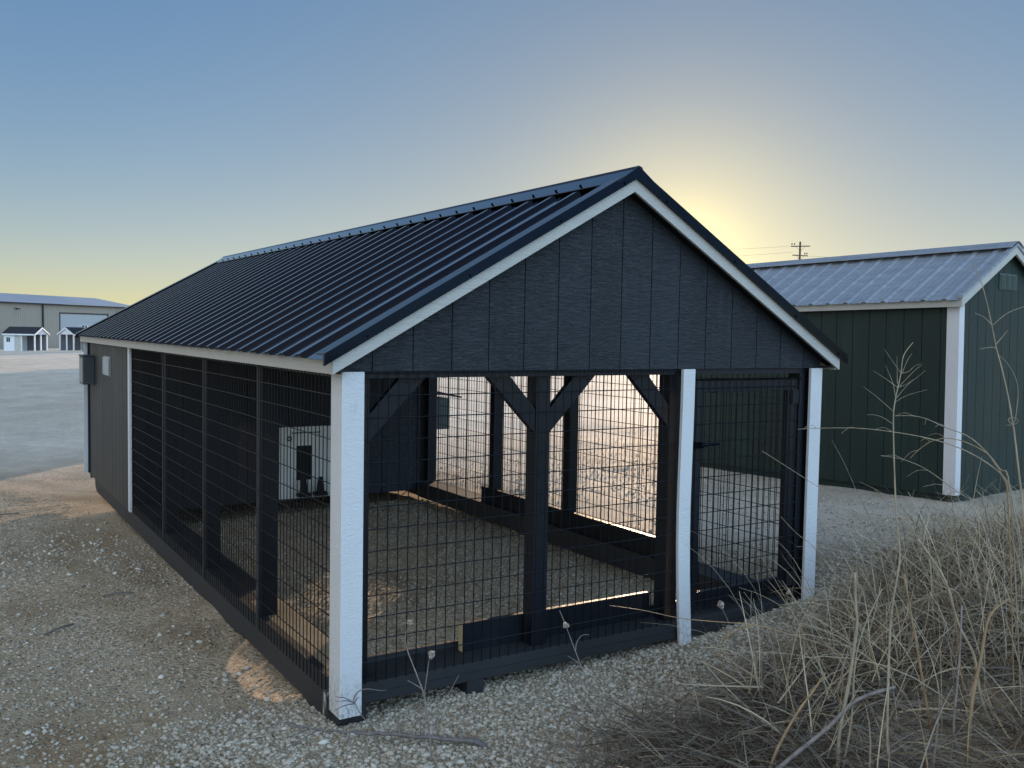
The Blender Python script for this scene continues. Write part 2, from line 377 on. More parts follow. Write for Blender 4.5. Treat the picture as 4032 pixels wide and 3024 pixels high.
# loose stones lying on the ground
def stones(name, n, region, rmin, rmax, mat, label, seed, flat=.7, tones=(.1, 1.0), power=2.0):
    rg = np.random.default_rng(seed)
    P = []
    while sum(len(p) for p in P) < n:
        q = rg.random((n*2, 2)); x0, x1, y0, y1 = region['box']
        q = q*[x1-x0, y1-y0]+[x0, y0]; keep = rg.random(len(q)) < region['dens'](q[:, 0], q[:, 1]); P.append(q[keep])
    P = np.concatenate(P)[:n]
    ph = (1+5**.5)/2
    B = np.array([(-1, ph, 0), (1, ph, 0), (-1, -ph, 0), (1, -ph, 0), (0, -1, ph), (0, 1, ph), (0, -1, -ph), (0, 1, -ph), (ph, 0, -1), (ph, 0, 1), (-ph, 0, -1), (-ph, 0, 1)])/1.9
    FF = np.array([(0, 11, 5), (0, 5, 1), (0, 1, 7), (0, 7, 10), (0, 10, 11), (1, 5, 9), (5, 11, 4), (11, 10, 2), (10, 7, 6), (7, 1, 8), (3, 9, 4), (3, 4, 2), (3, 2, 6), (3, 6, 8), (3, 8, 9), (4, 9, 5), (2, 4, 11), (6, 2, 10), (8, 6, 7), (9, 8, 1)])
    r = rmin+(rmax-rmin)*rg.random(n)**power
    sc = np.stack([r*rg.uniform(.75, 1.35, n), r*rg.uniform(.7, 1.1, n), r*flat*rg.uniform(.6, 1.1, n)], 1)
    v = B[None]*rg.uniform(.72, 1.22, (n, 12, 1))
    a = rg.uniform(0, 6.283, n); b = rg.uniform(-.6, .6, n)
    # tumble in the unit frame first, then squash, then spin
    t = rg.uniform(0, 6.283, n); cy, sy = np.cos(t)[:, None], np.sin(t)[:, None]
    v = np.stack([v[..., 0], v[..., 1]*cy-v[..., 2]*sy, v[..., 1]*sy+v[..., 2]*cy], -1)*sc[:, None, :]
    cb, sb = np.cos(b)[:, None], np.sin(b)[:, None]
    v = np.stack([v[..., 0]*cb-v[..., 2]*sb, v[..., 1], v[..., 0]*sb+v[..., 2]*cb], -1)
    ca, sa = np.cos(a)[:, None], np.sin(a)[:, None]
    v = np.stack([v[..., 0]*ca-v[..., 1]*sa, v[..., 0]*sa+v[..., 1]*ca, v[..., 2]], -1)
    z = gz(P[:, 0], P[:, 1])+sc[:, 2]*rg.uniform(.1, .6, n)
    v = v+np.stack([P[:, 0], P[:, 1], z], 1)[:, None, :]
    F = (FF[None]+(np.arange(n)*12)[:, None, None]).reshape(-1, 3)
    tone = np.repeat(rg.uniform(tones[0], tones[1], n), 12)
    o = np_mesh(name, v.reshape(-1, 3), F, mat, 3, tone)
    return tag(o, label, None, None, 'stuff')
def in_view(x, y, m=.06):     # only where the yard can be seen from around the photograph's place
    dx, dy = x+1.566, y+3.95
    az = np.arctan2(dx, dy); return ((az > math.radians(-6)) & (az < math.radians(66)) & (np.hypot(dx, dy) > 3.0)).astype(float)
def dens_front(x, y):
    d = np.clip(1-np.abs(y+.55)/1.3, 0, 1)*np.clip((x+1.1)/.7, 0, 1)*np.clip((4.6-x)/1.5, 0, 1)
    return in_view(x, y)*np.clip(d*2.2, 0, 1)
def dens_left(x, y):
    pat = np.clip(vnoise(x*1.1, y*.55, 11)*2.4+.55, .06, 1)
    return in_view(x, y)*(1-.35*((np.abs(x+.05) < .28) & (np.abs(y-1.0) < .65)))*np.where((x > 3.15) & (y > 1.5), .35, 1)*pat*np.clip(1.25-np.hypot(x+1.5, y+3.9)/13, .05, 1)*np.where((x > 0) & (x < 3.1) & (y > 0) & (y < 7.7), .5, 1)
stones("gravel", 60000, dict(box=(-1.2, 4.8, -2.0, .5), dens=dens_front), .0035, .0155, M_STONE, "coarse pale limestone gravel strewn along the front of the dog kennel", 3, .75, (.0, .72), 1.9)
stones("gravel", 60000, dict(box=(-4.5, 10, -2.2, 9.5), dens=dens_left), .003, .014, M_STONE, "fine scattered limestone gravel over the packed yard", 5, .6, (.0, .70), 2.2)

stones("gravel", 34000, dict(box=(.15, 3.0, .25, 5.2), dens=lambda x, y: np.clip(.75-.08*y+vnoise(x*2, y*2, 15), .1, 1)), .003, .013, M_STONE, "loose gravel floor inside the mesh run of the kennel", 8, .7, (.0, .6), 1.8)

stones("gravel", 900, dict(box=(-4.0, 3.5, -2.2, 6.0), dens=lambda x, y: in_view(x, y)*np.clip(.3+1.5*vnoise(x*1.3, y*1.3, 17), .02, 1)*np.where((x > -.1) & (x < 3.2) & (y > -.1), 0, 1)), .011, .026, M_STONE, "scattered larger limestone lumps on the yard", 12, .65, (.2, .95), 2.5)
stones("leaf_litter", 2600, dict(box=(-3.5, 4.2, -2.0, 4.5), dens=lambda x, y: in_view(x, y)*np.clip(.15+2.2*vnoise(x*1.6, y*1.6, 19)+.5*(y < 0), .02, 1)), .003, .013, M_STRAW, "dark bits of dead leaf and bark strewn over the gravel", 14, .22, (.0, .35), 2.5)

# ------------------------------------------------------------------ dog kennel
K = thing("dog_kennel", "large charcoal dog kennel with black ribbed metal roof, white trim and black wire mesh run", "dog kennel")
W, LEN, YP = 3.134, 7.72, 5.13
ZS = 1.62                                  # underside of the gable siding
def part(mb, name, mat, parent=None, bevel=0, smooth=False, label=None):
    o = mb.build(name, mat, parent or K, bevel, smooth)
    if label: o['label'] = label
    return o
XR, ZR0, SL = 1.567, 2.548, .569
def rake_bot(x): return ZR0-SL*abs(x-XR)
# gable siding: vertical boards with real gaps
def gable(y0, y1, mat, x0=0.0, x1=W, zb=ZS, off=0.0):
    mb = MB(); gxs = [.141+.2032*k for k in range(-1, 16)]
    for a, b in zip(gxs[:-1], gxs[1:]):
        a, b = max(a+.0028, x0), min(b-.0028, x1)
        if b-a < .01: continue
        xs = [a, b] if not (a < XR < b) else [a, XR, b]
        for c, d in zip(xs[:-1], xs[1:]):
            mb.hexa([(c, y0, zb), (d, y0, zb), (d, y1, zb), (c, y1, zb), (c, y0, rake_bot(c)+.05), (d, y0, rake_bot(d)+.05), (d, y1, rake_bot(d)+.05), (c, y1, rake_bot(c)+.05)])
    for c, d in ((x0, XR), (XR, x1)):
        mb.hexa([(c, y0+.006, zb+.002), (d, y0+.006, zb+.002), (d, y1-.001, zb+.002), (c, y1-.001, zb+.002), (c, y0+.006, rake_bot(c)+.045), (d, y0+.006, rake_bot(d)+.045), (d, y1-.001, rake_bot(d)+.045), (c, y1-.001, rake_bot(c)+.045)])
    return mb
part(gable(-.012, .004, M_SIDE), "gable_siding", M_SIDE)
part(gable(LEN-.012, LEN+.004, M_SIDE), "rear_gable_siding", M_SIDE)
# house end: walls of grooved siding
def wall_boards(axis, pos, a0, a1, z0, z1, t=.014, pitch=.2032, ph=.05, out_sign=-1):
    mb = MB(); k = math.floor((a0-ph)/pitch); p = ph+k*pitch
    lo, hi = (pos, pos+t) if out_sign < 0 else (pos-t, pos)
    bl, bh = (lo+.006, hi) if out_sign < 0 else (lo, hi-.006)
    while p < a1:
        a, b = max(p+.004, a0), min(p+pitch-.004, a1)
        if b-a > .008:
            mb.box(lo, hi, a, b, z0, z1) if axis == 0 else mb.box(a, b, lo, hi, z0, z1)
        p += pitch
    e = .001
    mb.box(bl+e, bh-e, a0+e, a1-e, z0+e, z1-e) if axis == 0 else mb.box(a0+e, a1-e, bl+e, bh-e, z0+e, z1-e)
    return mb
part(wall_boards(0, -.004, YP, LEN, .085, 1.66), "wall_siding", M_SIDEW)
part(wall_boards(0, W+.004, YP, LEN, .085, 1.66, out_sign=1), "wall_siding", M_SIDEW)
part(wall_boards(1, YP, .02, W-.02, .085, 1.66), "partition_siding", M_SIDE)
part(wall_boards(1, LEN+.004, 0, W, .085, 1.62, out_sign=1), "wall_siding", M_SIDE)
mb = MB(); mb.prism([(.02, 1.665), (W-.02, 1.665), (XR, 2.52)], 1, YP+.002, YP+.012); part(mb, "partition_gable", M_SIDE)
part(MB().box(.02, W-.02, YP+.02, LEN-.02, .10, .12), "house_floor", M_FRAME)
# white corner boards and trims
def white_corner(x0, x1, side_x0=None, side_x1=None, zb=.05):
    mb = MB().box(x0, x1, -.034, -.014, zb, ZS-.002)
    if side_x0 is not None: mb.box(side_x0, side_x1, -.014, .10, zb+.0, ZS-.012)
    return mb
part(white_corner(-.012, .095, -.012, .004, .045), "corner_trim", M_WHITE, bevel=.002)
part(white_corner(3.04, W+.006, W-.010, W+.006, .05), "corner_trim", M_WHITE, bevel=.002)
mb = MB(); zs = np.linspace(.052, ZS-.002, 9)
for z0, z1 in zip(zs[:-1], zs[1:]):      # the door-side trim is bowed
    f = lambda z: .035*max(0, (.95-z)/.9)**1.6-.006*math.sin(z*3)
    mb.hexa([(1.992+f(z0), -.034, z0), (2.078+f(z0), -.034, z0), (2.078+f(z0), -.014, z0), (1.992+f(z0), -.014, z0), (1.992+f(z1), -.034, z1), (2.078+f(z1), -.034, z1), (2.078+f(z1), -.014, z1), (1.992+f(z1), -.014, z1)])
part(mb, "door_trim", M_WHITE, label="bowed white trim board beside the kennel door")
part(MB().box(-.022, -.004, YP-.05, YP+.04, .10, 1.61), "wall_trim", M_WHITE)
part(MB().box(-.022, -.004, LEN-.055, LEN-.002, .11, 1.60), "corner_board", M_FRAME)
part(MB().box(-.060, .06, LEN+.006, LEN+.024, .10, 1.62), "corner_trim", M_WHITE)
# fascias
def rake_board(y0, y1, name, mat, t0, t1, xe, lab=None):   # between rake_bot+t0 and +t1
    for s in (-1, 1):
        mb = MB(); xa, xb = (xe, XR) if s < 0 else (XR, 2*XR-xe)
        za, zb_ = rake_bot(xa), rake_bot(xb)
        mb.hexa([(xa, y0, za+t0), (xb, y0, zb_+t0), (xb, y1, zb_+t0), (xa, y1, za+t0), (xa, y0, za+t1), (xb, y0, zb_+t1), (xb, y1, zb_+t1), (xa, y1, za+t1)])
        part(mb, name, mat)
rake_board(-.100, -.082, "rake_fascia", M_WHITEH, 0, .072, -.081)
rake_board(LEN+.09, LEN+.108, "rake_fascia", M_WHITEH, 0, .072, -.081)
for x0, x1 in ((-.081, -.063), (2*XR+.063, 2*XR+.081)):
    part(MB().box(x0, x1, -.0815, LEN+.0895, 1.611, 1.676), "eave_fascia", M_WHITEH)
part(MB().box(-.062, .0, -.081, LEN+.08, 1.622, 1.630), "soffit", M_FRAME)
part(MB().box(W, 2*XR+.062, -.081, LEN+.08, 1.622, 1.630), "soffit", M_FRAME)
mb = MB()
for s in (-1, 1):
    xa, xb = (-.06, XR) if s < 0 else (XR, 2*XR+.06)
    mb.hexa([(xa, -.0815, rake_bot(xa)+.01), (xb, -.0815, rake_bot(xb)+.01), (xb, -.013, rake_bot(xb)+.01), (xa, -.013, rake_bot(xa)+.01), (xa, -.0815, rake_bot(xa)+.02), (xb, -.0815, rake_bot(xb)+.02), (xb, -.013, rake_bot(xb)+.02), (xa, -.013, rake_bot(xa)+.02)])
part(mb, "gable_soffit", M_FRAME)
# ribbed roof sheets
ZTOP = lambda x: 2.634-.570*abs(x-XR)
def roof_sheet(side, y0, y1, xe, pitch, name, mat, parent, ph, ridge_x, ztop, rib=.0175, minor=.004):
    prof = [(y0, 0.0)]; c = ph
    while c < y1-.05:
        for u, h in ((-.036, 0), (-.015, rib), (.015, rib), (.036, 0), (pitch/3-.008, 0), (pitch/3, minor), (pitch/3+.008, 0), (2*pitch/3-.008, 0), (2*pitch/3, minor), (2*pitch/3+.008, 0)):
            if y0+.002 < c+u < y1-.002: prof.append((c+u, h))
        c += pitch
    prof.append((y1, 0.0))
    N = 7; xs = np.linspace(ridge_x+side*.03, xe, N); nrm = Vector((side*.495, 0, .869))
    V, F = [], []
    for lay in (0, -.0012):
        for x in xs:
            for (u, h) in prof:
                V.append((x+nrm.x*(h+lay), u, ztop(x)+nrm.z*(h+lay)+.0006*math.sin(u*7+x*3)))
    n = len(prof)
    for L in (0, 1):
        for i_ in range(N-1):
            for j in range(n-1):
                b = L*N*n+i_*n+j; q = (b, b+1, b+1+n, b+n)
                F.append(q if L == 0 else q[::-1])
    for j in range(n-1):
        for i_ in (0, N-1): F.append((i_*n+j, i_*n+j+1, N*n+i_*n+j+1, N*n+i_*n+j))
    mb = MB(); mb.v = V; mb.f = F
    return mb.build(name, mat, parent)
RY0, RY1 = -.088, LEN+.10
roof_sheet(-1, RY0, RY1, -.118, .235, "roof_sheet", M_ROOF, K, .228, XR, ZTOP)
roof_sheet(1, RY0, RY1, 2*XR+.118, .235, "roof_sheet", M_ROOF, K, .228, XR, ZTOP)
for s in (-1, 1):                                   # rafters/purlin deck below the sheets
    mb = MB(); xa, xb = (-.058, XR) if s < 0 else (XR, 2*XR+.058)
    for yy in np.arange(.12, LEN, .61):
        mb.hexa([(xa, yy, rake_bot(xa)+.0), (xb, yy, rake_bot(xb)+.0), (xb, yy+.04, rake_bot(xb)+.0), (xa, yy+.04, rake_bot(xa)+.0), (xa, yy, rake_bot(xa)+.07), (xb, yy, rake_bot(xb)+.07), (xb, yy+.04, rake_bot(xb)+.07), (xa, yy+.04, rake_bot(xa)+.07)])
    part(mb, "rafter_set", M_FRAME)
# ridge cap with screws
mb = MB(); zt = 2.634+.019
for s in (-1, 1):
    a = [(XR, 2.679), (XR+s*.022, 2.672), (XR+s*.030, 2.658), (XR+s*.135, 2.585), (XR+s*.135, 2.581), (XR+s*.028, 2.653), (XR, 2.672)]
    mb.prism(a if s > 0 else a[::-1], 1, -.125, LEN+.13)
cap = part(mb, "ridge_cap", M_ROOF)
screw = None; yy = .228
while yy < LEN:                                    # the screws of the near slope; each is a small part of the cap
    x = XR-.112; z = 2.603
    if screw is None:
        screw = MB().tube([(0, 0, -.003), (-.006, 0, .010)], .0065, 6).build("ridge_screw", M_TRIMB, cap); o = screw
    else:
        o = screw.copy(); COL.objects.link(o)
    o.location = (x, yy, z); yy += .235
# black rake trim along both gables
for yy, y2 in ((-.122, -1), (LEN+.128, 1)):
    for s in (-1, 1):
        mb = MB(); xa, xb = (-.128, XR) if s < 0 else (XR, 2*XR+.128)
        za, zb_ = ZTOP(xa), ZTOP(xb)
        yo, yi = yy, yy-y2*.018
        ya, yb_ = sorted((yo, yi))
        # sloped face
        mb.hexa([(xa, ya, za-.020), (xb, ya, zb_-.020), (xb, yb_, zb_-.020), (xa, yb_, za-.020), (xa, ya, za+.034), (xb, ya, zb_+.034), (xb, yb_, zb_+.034), (xa, yb_, za+.034)])
        # top flange over the first rib
        yf = sorted((yi, yi-y2*.085))
        mb.hexa([(xa, yf[0], za+.026), (xb, yf[0], zb_+.026), (xb, yf[1], zb_+.026), (xa, yf[1], za+.026), (xa, yf[0], za+.033), (xb, yf[0], zb_+.033), (xb, yf[1], zb_+.033), (xa, yf[1], za+.033)])
        for k in (.12, .42, .72, .95):
            x = xa+(xb-xa)*k; mb.tube([(x, ya-.006, ZTOP(x)-.006), (x, ya+.002, ZTOP(x)-.006)], .007, 6)
        part(mb, "rake_trim", M_TRIMB)

# base: skids, rim, plates
def rounded_skid(x0, x1, y0, y1, z0, z1):
    r = .13
    poly = [(y0+.05, z0)]+([(.38, z0), (.48, z0+.020), (1.50, z0+.020), (1.70, z0)] if z0 < -.03 else [])+[(y1-r, z0), (y1-.055, z0+.035), (y1-.015, z0+.08), (y1, z0+.13), (y1, z1), (y0, z1), (y0, z0+.05)]  # left skid's underside notched to let low sun pass below
    mb = MB(); n = len(poly)
    import mathutils.geometry as mg
    tri = mg.tessellate_polygon([[Vector((a, b, 0)) for a, b in poly]])
    for x in (x0, x1): mb.v += [(x, a, b) for a, b in poly]
    mb.f += [tuple(t) for t in tri]+[tuple(i+n for i in t[::-1]) for t in tri]
    for i_ in range(n): mb.f.append((i_, n+i_, n+(i_+1) % n, (i_+1) % n))
    return mb
part(rounded_skid(.0, .135, .005, 7.36, -.045, .10), "skid", M_SKID, bevel=.003)
part(rounded_skid(W-.14, W-.004, .02, 7.36, -.01, .08), "skid", M_SKID, bevel=.003)
part(MB().box(0.0, .042, .045, LEN-.01, .1015, .178), "rim_board", M_SKID)
part(MB().box(W-.042, W, .045, YP, .081, .178), "rim_board", M_SKID)
part(MB().box(.0, W, -.003, .040, .128, .178).box(.0, W, .0, .042, .082, .126), "front_sill", M_SKID, bevel=.002)
part(MB().box(.0, W, LEN-.05, LEN-.012, .05, .10), "rear_sill", M_SKID)
part(MB().box(.044, W-.044, .043, .235, .135, .177), "bottom_plate", M_SKID, bevel=.002)
part(MB().box(.10, W-.24, .2365, .262, .0, .207), "inner_joist", M_SKID, bevel=.002)
part(MB().box(.044, .21, .264, 1.55, .135, .177), "bottom_plate", M_TANPLATE, bevel=.002, label="pale tan length of timber plate by the front left corner")
part(MB().box(.044, .21, 1.552, YP-.02, .135, .177), "bottom_plate", M_SKID, bevel=.002)
part(MB().box(W-.235, W-.044, .237, YP-.02, .02, .177), "bottom_plate", M_SKID, bevel=.002)
for x0 in (.667, 2.33):
    part(MB().box(x0, x0+.095, -.0015, .30, -.02, .081), "skid_foot", M_SKID, bevel=.002)
part(MB().box(3.0, 3.09, .02, .3, -.02, .079), "skid_foot", M_SKID)
# kick boards standing on the plate
part(MB().box(.72, 1.95, .150, .188, .1785, .320), "kick_board", M_FRAME, label="black kick board with a pale sawn end behind the front mesh")
part(MB().box(.7165, .7195, .151, .187, .179, .319), "sawn_end", M_RAW)
part(MB().box(2.945, 2.983, 1.20, 3.815, .1785, .320), "kick_board", M_FRAME)
# frame posts
def post(x0, y0, z0=.179, z1=1.586, s=.090): return MB().box(x0, x0+s, y0, y0+s, z0, z1)
for (x, y) in ((.070, .055), (1.077, .055), (1.975, .055), (3.035, .055), (.010, 1.210), (.010, 2.430), (.010, 3.70), (.02, 5.03), (2.990, 1.215), (2.990, 2.435), (2.990, 3.665), (2.985, 5.03)):
    part(post(x, y), "post", M_FRAME, bevel=.003)
part(MB().box(2.985, 3.034, .008, .10, .179, 1.586), "door_jamb", M_FRAME, bevel=.002)
part(MB().box(.004, W-.004, .012, .10, 1.5865, 1.70), "top_plate", M_FRAME)
for x0 in (.006, W-.096): part(MB().box(x0, x0+.09, .101, YP-.002, 1.5875, 1.66), "top_plate", M_FRAME)
# 45 degree braces
for xp, sg in ((.160, 1), (1.077, -1), (1.167, 1), (1.975, -1)):
    poly = [(xp, 1.290), (xp, 1.415), (xp+sg*.155, 1.5855), (xp+sg*.29, 1.5855)]
    br_ = part(MB().prism(poly if sg > 0 else poly[::-1], 1, .060, .098), "brace", M_FRAME, bevel=.002)
    for (dx, dz) in ((.19, 1.560), (.235, 1.563), (.030, 1.335), (.028, 1.365)):
        x = xp+sg*dx; MB().tube([(x, .0605, dz), (x, .0575, dz)], .0042, 6).build("nail", M_DARK, br_)
# welded wire mesh panels
def mesh_front(x0, x1, z0, z1, y, ph=.125):
    mb = MB(); k = math.ceil((x0-ph)/.0515); x = ph+k*.0515
    while x < x1:
        j = random.uniform(-.0012, .0012)
        mb.tube([(x+j, y, z0-.004), (x-j, y+random.uniform(-.001, .001), (z0+z1)/2), (x+j*.5, y, z1)], .0027, 5, False); x += .0515
    z = .1755+.1025
    while z < z1: 
        if z > z0: mb.tube([(x0, y-.0035, z), ((x0+x1)/2, y-.0035, z+random.uniform(-.001, .001)), (x1, y-.0035, z)], .0027, 5, False)
        z += .1025
    return mb
def mesh_side(y0, y1, z0, z1, x):
    mb = MB(); y = y0+.012
    while y < y1:
        j = random.uniform(-.001, .001)
        mb.tube([(x, y+j, z0-.004), (x, y-j, (z0+z1)/2), (x, y+j, z1)], .0027, 5, False); y += .0515
    z = .1755+.1025
    while z < z1:
        mb.tube([(x-.0035, y0, z), (x-.0035, (y0+y1)/2, z+.001), (x-.0035, y1, z)], .0027, 5, False); z += .1025
    return mb
part(mesh_front(.10, 1.99, .179, ZS-.002, -.0055), "mesh_panel", M_WIRE)
for y0, y1 in ((.10, 1.236), (1.244, 2.456), (2.464, 3.741), (3.749, 5.075)):
    part(mesh_side(y0, y1, .108, 1.615, -.0045), "mesh_panel", M_WIRE)
    part(mesh_side(y0, y1, .181, 1.615, W+.006), "mesh_panel", M_WIRE)
for y in (1.240, 2.460, 3.745):
    part(MB().box(-.0085, -.0004, y-.004, y+.004, .110, 1.612), "mesh_seam_strip", M_STALKG if False else M_BOX)
# door
D = MB()
D.box(2.105, 2.185, .008, .046, .214, 1.560).box(2.885, 2.972, .008, .046, .214, 1.560).box(2.185, 2.885, .010, .044, .214, .325).box(2.185, 2.885, .010, .044, 1.482, 1.560)
dr = part(D, "door", M_FRAME, bevel=.002, label="black timber framed kennel door filled with wire mesh")
def sub(mb, name, mat, parent, **k): return mb.build(name, mat, parent, **k)
sub(mesh_front(2.105, 2.972, .24, 1.553, .001, .125), "door_mesh", M_WIRE, dr)
sub(MB().box(2.10, 2.99, -.002, .006, 1.551, 1.561), "mesh_edge_bar", M_TRIMB, dr)
sub(MB().box(2.085, 2.155, -.036, -.006, 1.170, 1.205).tube([(2.145, -.032, 1.186), (2.19, -.048, 1.187), (2.265, -.050, 1.189)], [.011, .009, .008], 8).blob((2.15, -.040, 1.184), .012), "latch_handle", M_TRIMB, dr)
for z in (.27, 1.40):
    sub(MB().box(2.915, 2.985, -.004, .007, z, z+.085).tube([(2.978, -.006, z), (2.978, -.006, z+.085)], .008, 8), "hinge", M_DARK, dr)
# house details
h = part(MB().box(1.38, 1.55, YP-.018, YP-.001, .10, .82).box(1.712, 1.912, YP-.018, YP-.001, .10, .82).box(1.55, 1.712, YP-.018, YP-.001, .63, .82).box(1.55, 1.712, YP-.018, YP-.001, .10, .28), "hatch_panel", M_HATCH, label="off-white panel with a small dark dog door on the inner wall")
sub(MB().box(1.552, 1.710, YP-.010, YP-.002, .282, .628), "dog_door_flap", M_DARK, h)
sub(MB().box(1.50, 1.80, YP-.030, YP-.019, .757, .765), "hatch_bar", M_DARK, h)
sub(MB().tube([(1.475+.02*math.cos(t), YP-.026, .705+.02*math.sin(t)) for t in np.linspace(0, 6.28, 13)], .006, 6), "pull_ring", M_DARK, h)
v = part(MB().box(-.010, -.0045, 6.20, 6.60, 1.285, 1.485), "wall_vent", M_GREYBOX)
lv = MB()
for k in range(3):
    for j in range(11):
        y = 6.215+k*.128; z = 1.298+j*.0165
        lv.hexa([(-.030, y, z), (-.014, y, z+.010), (-.014, y+.113, z+.010), (-.030, y+.113, z), (-.030, y, z+.004), (-.014, y, z+.014), (-.014, y+.113, z+.014), (-.030, y+.113, z+.004)])
sub(lv, "vent_louvre", M_VENT, v)
ub = part(MB().box(-.125, -.005, 7.27, 7.56, 1.145, 1.455), "utility_box", M_BOX, bevel=.006, label="dark grey box mounted at the far end of the kennel wall")
sub(MB().box(-.132, -.005, 7.265, 7.565, 1.456, 1.468), "box_lid", M_BOX, ub)
sub(MB().box(-.129, -.126, 7.29, 7.54, 1.165, 1.435), "box_lit_face", M_GREYBOX, ub)  # pale plate: light on the box's outer face put into its colour
nb = part(MB().box(W+.008, 3.335, 5.22, 5.75, .72, 1.06), "side_box", M_BOX, label="small dark box with a sloped lid outside the far wall")
sub(MB().hexa([(W+.006, 5.18, 1.13), (3.47, 5.18, 1.064), (3.47, 5.80, 1.064), (W+.006, 5.80, 1.13), (W+.006, 5.18, 1.15), (3.47, 5.18, 1.08), (3.47, 5.80, 1.08), (W+.006, 5.80, 1.15)]), "box_lid", M_FRAME, nb)
# steel pulling ring on the skid
part(MB().tube([(-.026+.006*math.cos(t), .118+.024*math.cos(t), .070+.052*math.sin(t)) for t in np.linspace(0, 6.283, 17)], .006, 7).box(-.022, .0, .10, .138, .108, .128), "tow_ring", M_STEEL)

# two black feeders hanging below the hatch
for k, (x, lab) in enumerate(((1.600, "left black feeder below the dog door inside the kennel"), (1.775, "right black feeder below the dog door inside the kennel"))):
    t_ = thing("feeder", lab, "pet feeder", (x, YP-.10, .13), group="feeders inside the kennel")
    mb = MB(); mb.tube([(0, 0, .035), (0, 0, .10), (0, 0, .165), (0, 0, .185)], [.040, .036, .026, .016], 12); mb.build("hopper", M_DARK, t_)
    MB().box(-.062, .062, -.05, .05, 0, .008).box(-.062, .062, -.05, -.042, .008, .032).box(-.062, .062, .042, .05, .008, .032).box(-.062, -.054, -.042, .042, .008, .032).box(.054, .062, -.042, .042, .008, .032).build("tray", M_DARK, t_)

# ------------------------------------------------------------------ green garden shed
SA = math.radians(3.9)
S = thing("garden_shed", "dark green garden shed with white corner boards and weathered galvanised roof", "shed", (7.418, 1.788, .124), (0, 0, 0))
S.rotation_euler = (math.radians(-1.08), 0, SA)      # x: along its gable wall, y: along its long wall
SW, SLN, HW = 1.96, 3.72, .98
def sp(mb, name, mat, bevel=0, label=None):
    o = mb.build(name, mat, S, bevel)
    if label: o['label'] = label
    return o
zE = 2.06
def shed_wall_long(x, sgn):
    mb = MB(); p = -.02
    while p < SLN:
        a, b = max(p+.004, .02), min(p+.2032+.0055-.004, SLN)
        if b > a: mb.box(min(x, x+sgn*.014), max(x, x+sgn*.014), a, b, .06, 2.140)
        p += .209
    mb.box(x+.007 if sgn > 0 else x-.013, x+.013 if sgn > 0 else x-.007, .02, SLN, .061, 2.138)
    return mb
sp(shed_wall_long(0, 1), "wall_siding", M_GREEN); sp(shed_wall_long(SW, -1), "wall_siding", M_GREEN)
def sroof(x): return 2.70-.555*abs(x-HW)
for yy, nm in ((0, 0), (SLN, 1)):
    mb = MB(); p = .035
    y0, y1 = (yy, yy+.014) if nm == 0 else (yy-.014, yy)
    while p < SW:
        a, b = p+.003, min(p+.170-.003, SW-.002)
        xs = [a, b] if not (a < HW < b) else [a, HW, b]
        for c, d in zip(xs[:-1], xs[1:]):
            mb.hexa([(c, y0, .06), (d, y0, .06), (d, y1, .06), (c, y1, .06), (c, y0, sroof(c)), (d, y0, sroof(d)), (d, y1, sroof(d)), (c, y1, sroof(c))])
        p += .170
    for c, d in ((.02, HW), (HW, SW-.02)):
        mb.hexa([(c, y0+.006, .061), (d, y0+.006, .061), (d, y1-.001, .061), (c, y1-.001, .061), (c, y0+.006, sroof(c)-.003), (d, y0+.006, sroof(d)-.003), (d, y1-.001, sroof(d)-.003), (c, y1-.001, sroof(c)-.003)])
    sp(mb, "gable_siding", M_GREEN)
for x0, x1, y0, y1 in ((-.02, 0, -.02, .115), (0, .078, -.02, 0), (SW, SW+.02, -.02, .1), (SW-.1, SW, -.02, 0), (-.02, 0, SLN-.1, SLN+.02)):
    sp(MB().box(x0, x1, y0, y1, .075, 2.045), "corner_trim", M_WHITE, .002)
sp(MB().box(.03, SW-.03, .03, SLN-.03, -.02, .062), "floor_frame", M_GREEN)
for x in (.10, .9, 1.75): sp(MB().box(x-.05, x+.05, .06, SLN-.05, -.10, -.018), "skid", M_GREEN)
for x0, x1 in ((-.095, -.075), (SW+.075, SW+.095)): sp(MB().box(x0, x1, -.06, SLN+.08, 2.02, 2.105), "eave_fascia", M_WHITEH)
sp(MB().box(-.075, 0, -.06, SLN+.08, 2.022, 2.032).box(SW, SW+.075, -.06, SLN+.08, 2.022, 2.032), "soffit", M_WHITEH)
for s in (-1, 1):
    xa, xb = (-.095, HW) if s < 0 else (HW, SW+.095)
    sp(MB().hexa([(xa, -.085, sroof(xa)-.085), (xb, -.085, sroof(xb)-.085), (xb, -.061, sroof(xb)-.085), (xa, -.061, sroof(xa)-.085), (xa, -.085, sroof(xa)+.0), (xb, -.085, sroof(xb)+.0), (xb, -.061, sroof(xb)+.0), (xa, -.061, sroof(xa)+.0)]), "rake_fascia", M_WHITEH)
    sp(MB().hexa([(xa-.02*(s < 0), -.100, sroof(xa)+.002), (xb+.02*(s > 0), -.100, sroof(xb)+.002), (xb+.02*(s > 0), -.05, sroof(xb)+.002), (xa-.02*(s < 0), -.05, sroof(xa)+.002), (xa-.02*(s < 0), -.100, sroof(xa)+.032), (xb+.02*(s > 0), -.100, sroof(xb)+.032), (xb+.02*(s > 0), -.05, sroof(xb)+.032), (xa-.02*(s < 0), -.05, sroof(xa)+.032)]), "rake_trim", M_GALV)
roof_sheet(-1, -.055, SLN+.10, -.135, .232, "roof_sheet", M_GALV, S, .08, HW, lambda x: sroof(x)+.006, .017, .004)
roof_sheet(1, -.055, SLN+.10, SW+.135, .232, "roof_sheet", M_GALV, S, .08, HW, lambda x: sroof(x)+.006, .017, .004)
mb = MB()
